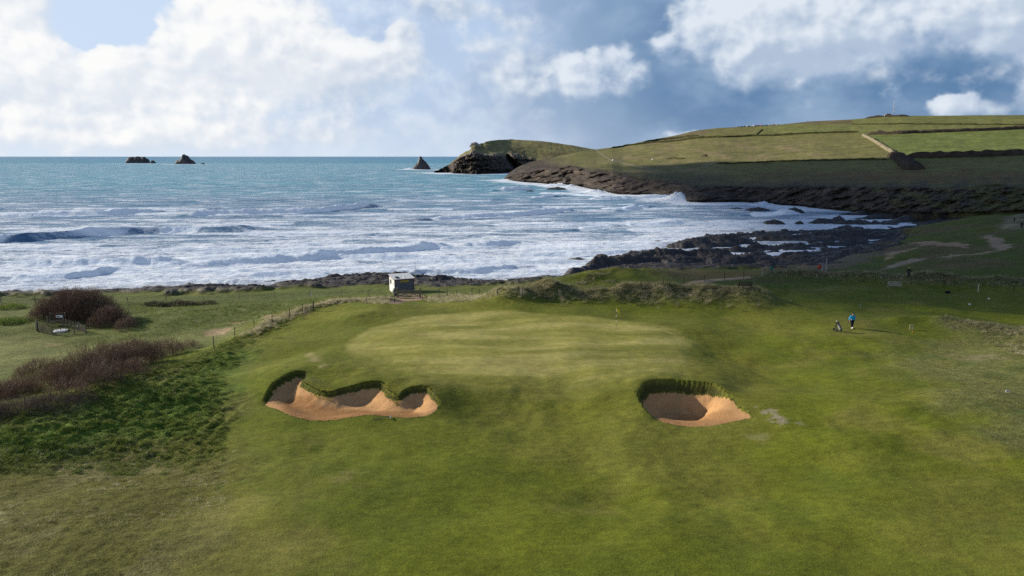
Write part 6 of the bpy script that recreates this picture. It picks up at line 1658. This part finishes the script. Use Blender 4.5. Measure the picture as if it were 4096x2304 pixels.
for a, b in zip(order[:-1], order[1:]):
    p, q2 = EP[a] - b0, EP[b] - b0; L_ = math.hypot(*(q2 - p)[:2]); n = max(int(L_ / .15), 2)
    for i in range(1, n):
        c = p + (q2 - p) * i / n
        o = pk if first else pk.copy()
        if not first: COL.objects.link(o)
        first = False
        o.location = (c[0], c[1], ground(c[0] + b0[0], c[1] + b0[1]) - b0[2] + random.uniform(-.05, .05)); o.rotation_euler = (random.uniform(-.05, .05), random.uniform(-.07, .07), math.atan2((q2 - p)[1], (q2 - p)[0]))
    wr = MB()
    for z_ in (.28, .82): wr.tube([(p[0], p[1], p[2] + z_), (q2[0], q2[1], q2[2] + z_)], .006, 4, False)
    wr.build('wire', M['wood_dark'], er_)
eg = EP['A']; gt2 = empty('small_gate', eg + np.array([-.35, .25, 0]), math.radians(118), 'narrow wooden gate at the left corner of the picket enclosure', 'gate')
for z_ in (.2, .45, .7, .95, 1.18): MB().box((.55, 0, z_), (1.1, .03, .09)).build('bar', M['wood_pale'], gt2)
for x_ in (.03, 1.07): MB().box((x_, 0, .68), (.09, .06, 1.25)).build('stile', M['wood_pale'], gt2)
MB().bar((.06, -.03, .2), (1.05, -.03, 1.15), .03, .08).build('brace', M['wood_pale'], gt2)
dl = hit(243, 1325)
o = empty('round_lid', dl, 0, 'round white lid lying on the grass inside the picket enclosure', 'lid')
MB().tube([(0, 0, -.05), (0, 0, .12), (0, 0, .17), (0, 0, .20)], [.86, .86, .80, .5], 28).build('disc', M['white'], o); MB().tube([(0, 0, .19), (0, 0, .25)], .08, 10).build('knob', M['metal'], o)
rkp = hit(232, 1296)
rk_ = empty('timber_rack', rkp, .05, 'timber rack with upright pales at the back of the enclosure', 'rack')
for s in (-1, 1): MB().box((s * .95, .1, .72), (.10, .10, 1.5)).build('leg', M['wood_grey'], rk_)
for z_ in (.45, .85, 1.2): MB().box((0, .04, z_), (2.0, .06, .09)).build('rail', M['wood_dark'], rk_)
MB().box((-.1, -.3, .42), (1.4, .5, .06)).build('shelf', M['wood_dark'], rk_)
for k in range(10): MB().box((-.85 + k * .19, .09, 1.25), (.05, .03, .45)).build('pale', M['wood_grey'], rk_)
bx_ = empty('instrument_box', rkp + np.array([.35, -.05, .88]), .05, 'white and green box with an orange end on the timber rack', 'box')
MB().box((0, 0, .14), (.75, .35, .26)).build('case', M['white'], bx_, bevel=.02); MB().box((-.41, 0, .14), (.08, .3, .22)).build('end_cap', M['orange'], bx_); MB().box((-.1, -.18, .17), (.36, .012, .12)).build('panel', M['green_cloth'], bx_)
gp2 = hit(318, 1319)
o = empty('rain_gauge', gp2 + np.array([-.15, -.1, .0]), 0, 'white gauge on a post at the right of the enclosure', 'gauge')
MB().tube([(0, 0, -.1), (0, 0, .45)], .03, 8).build('stem', M['metal'], o); MB().tube([(0, 0, .35), (0, 0, .62)], [.06, .075], 12).build('cylinder', M['white'], o)
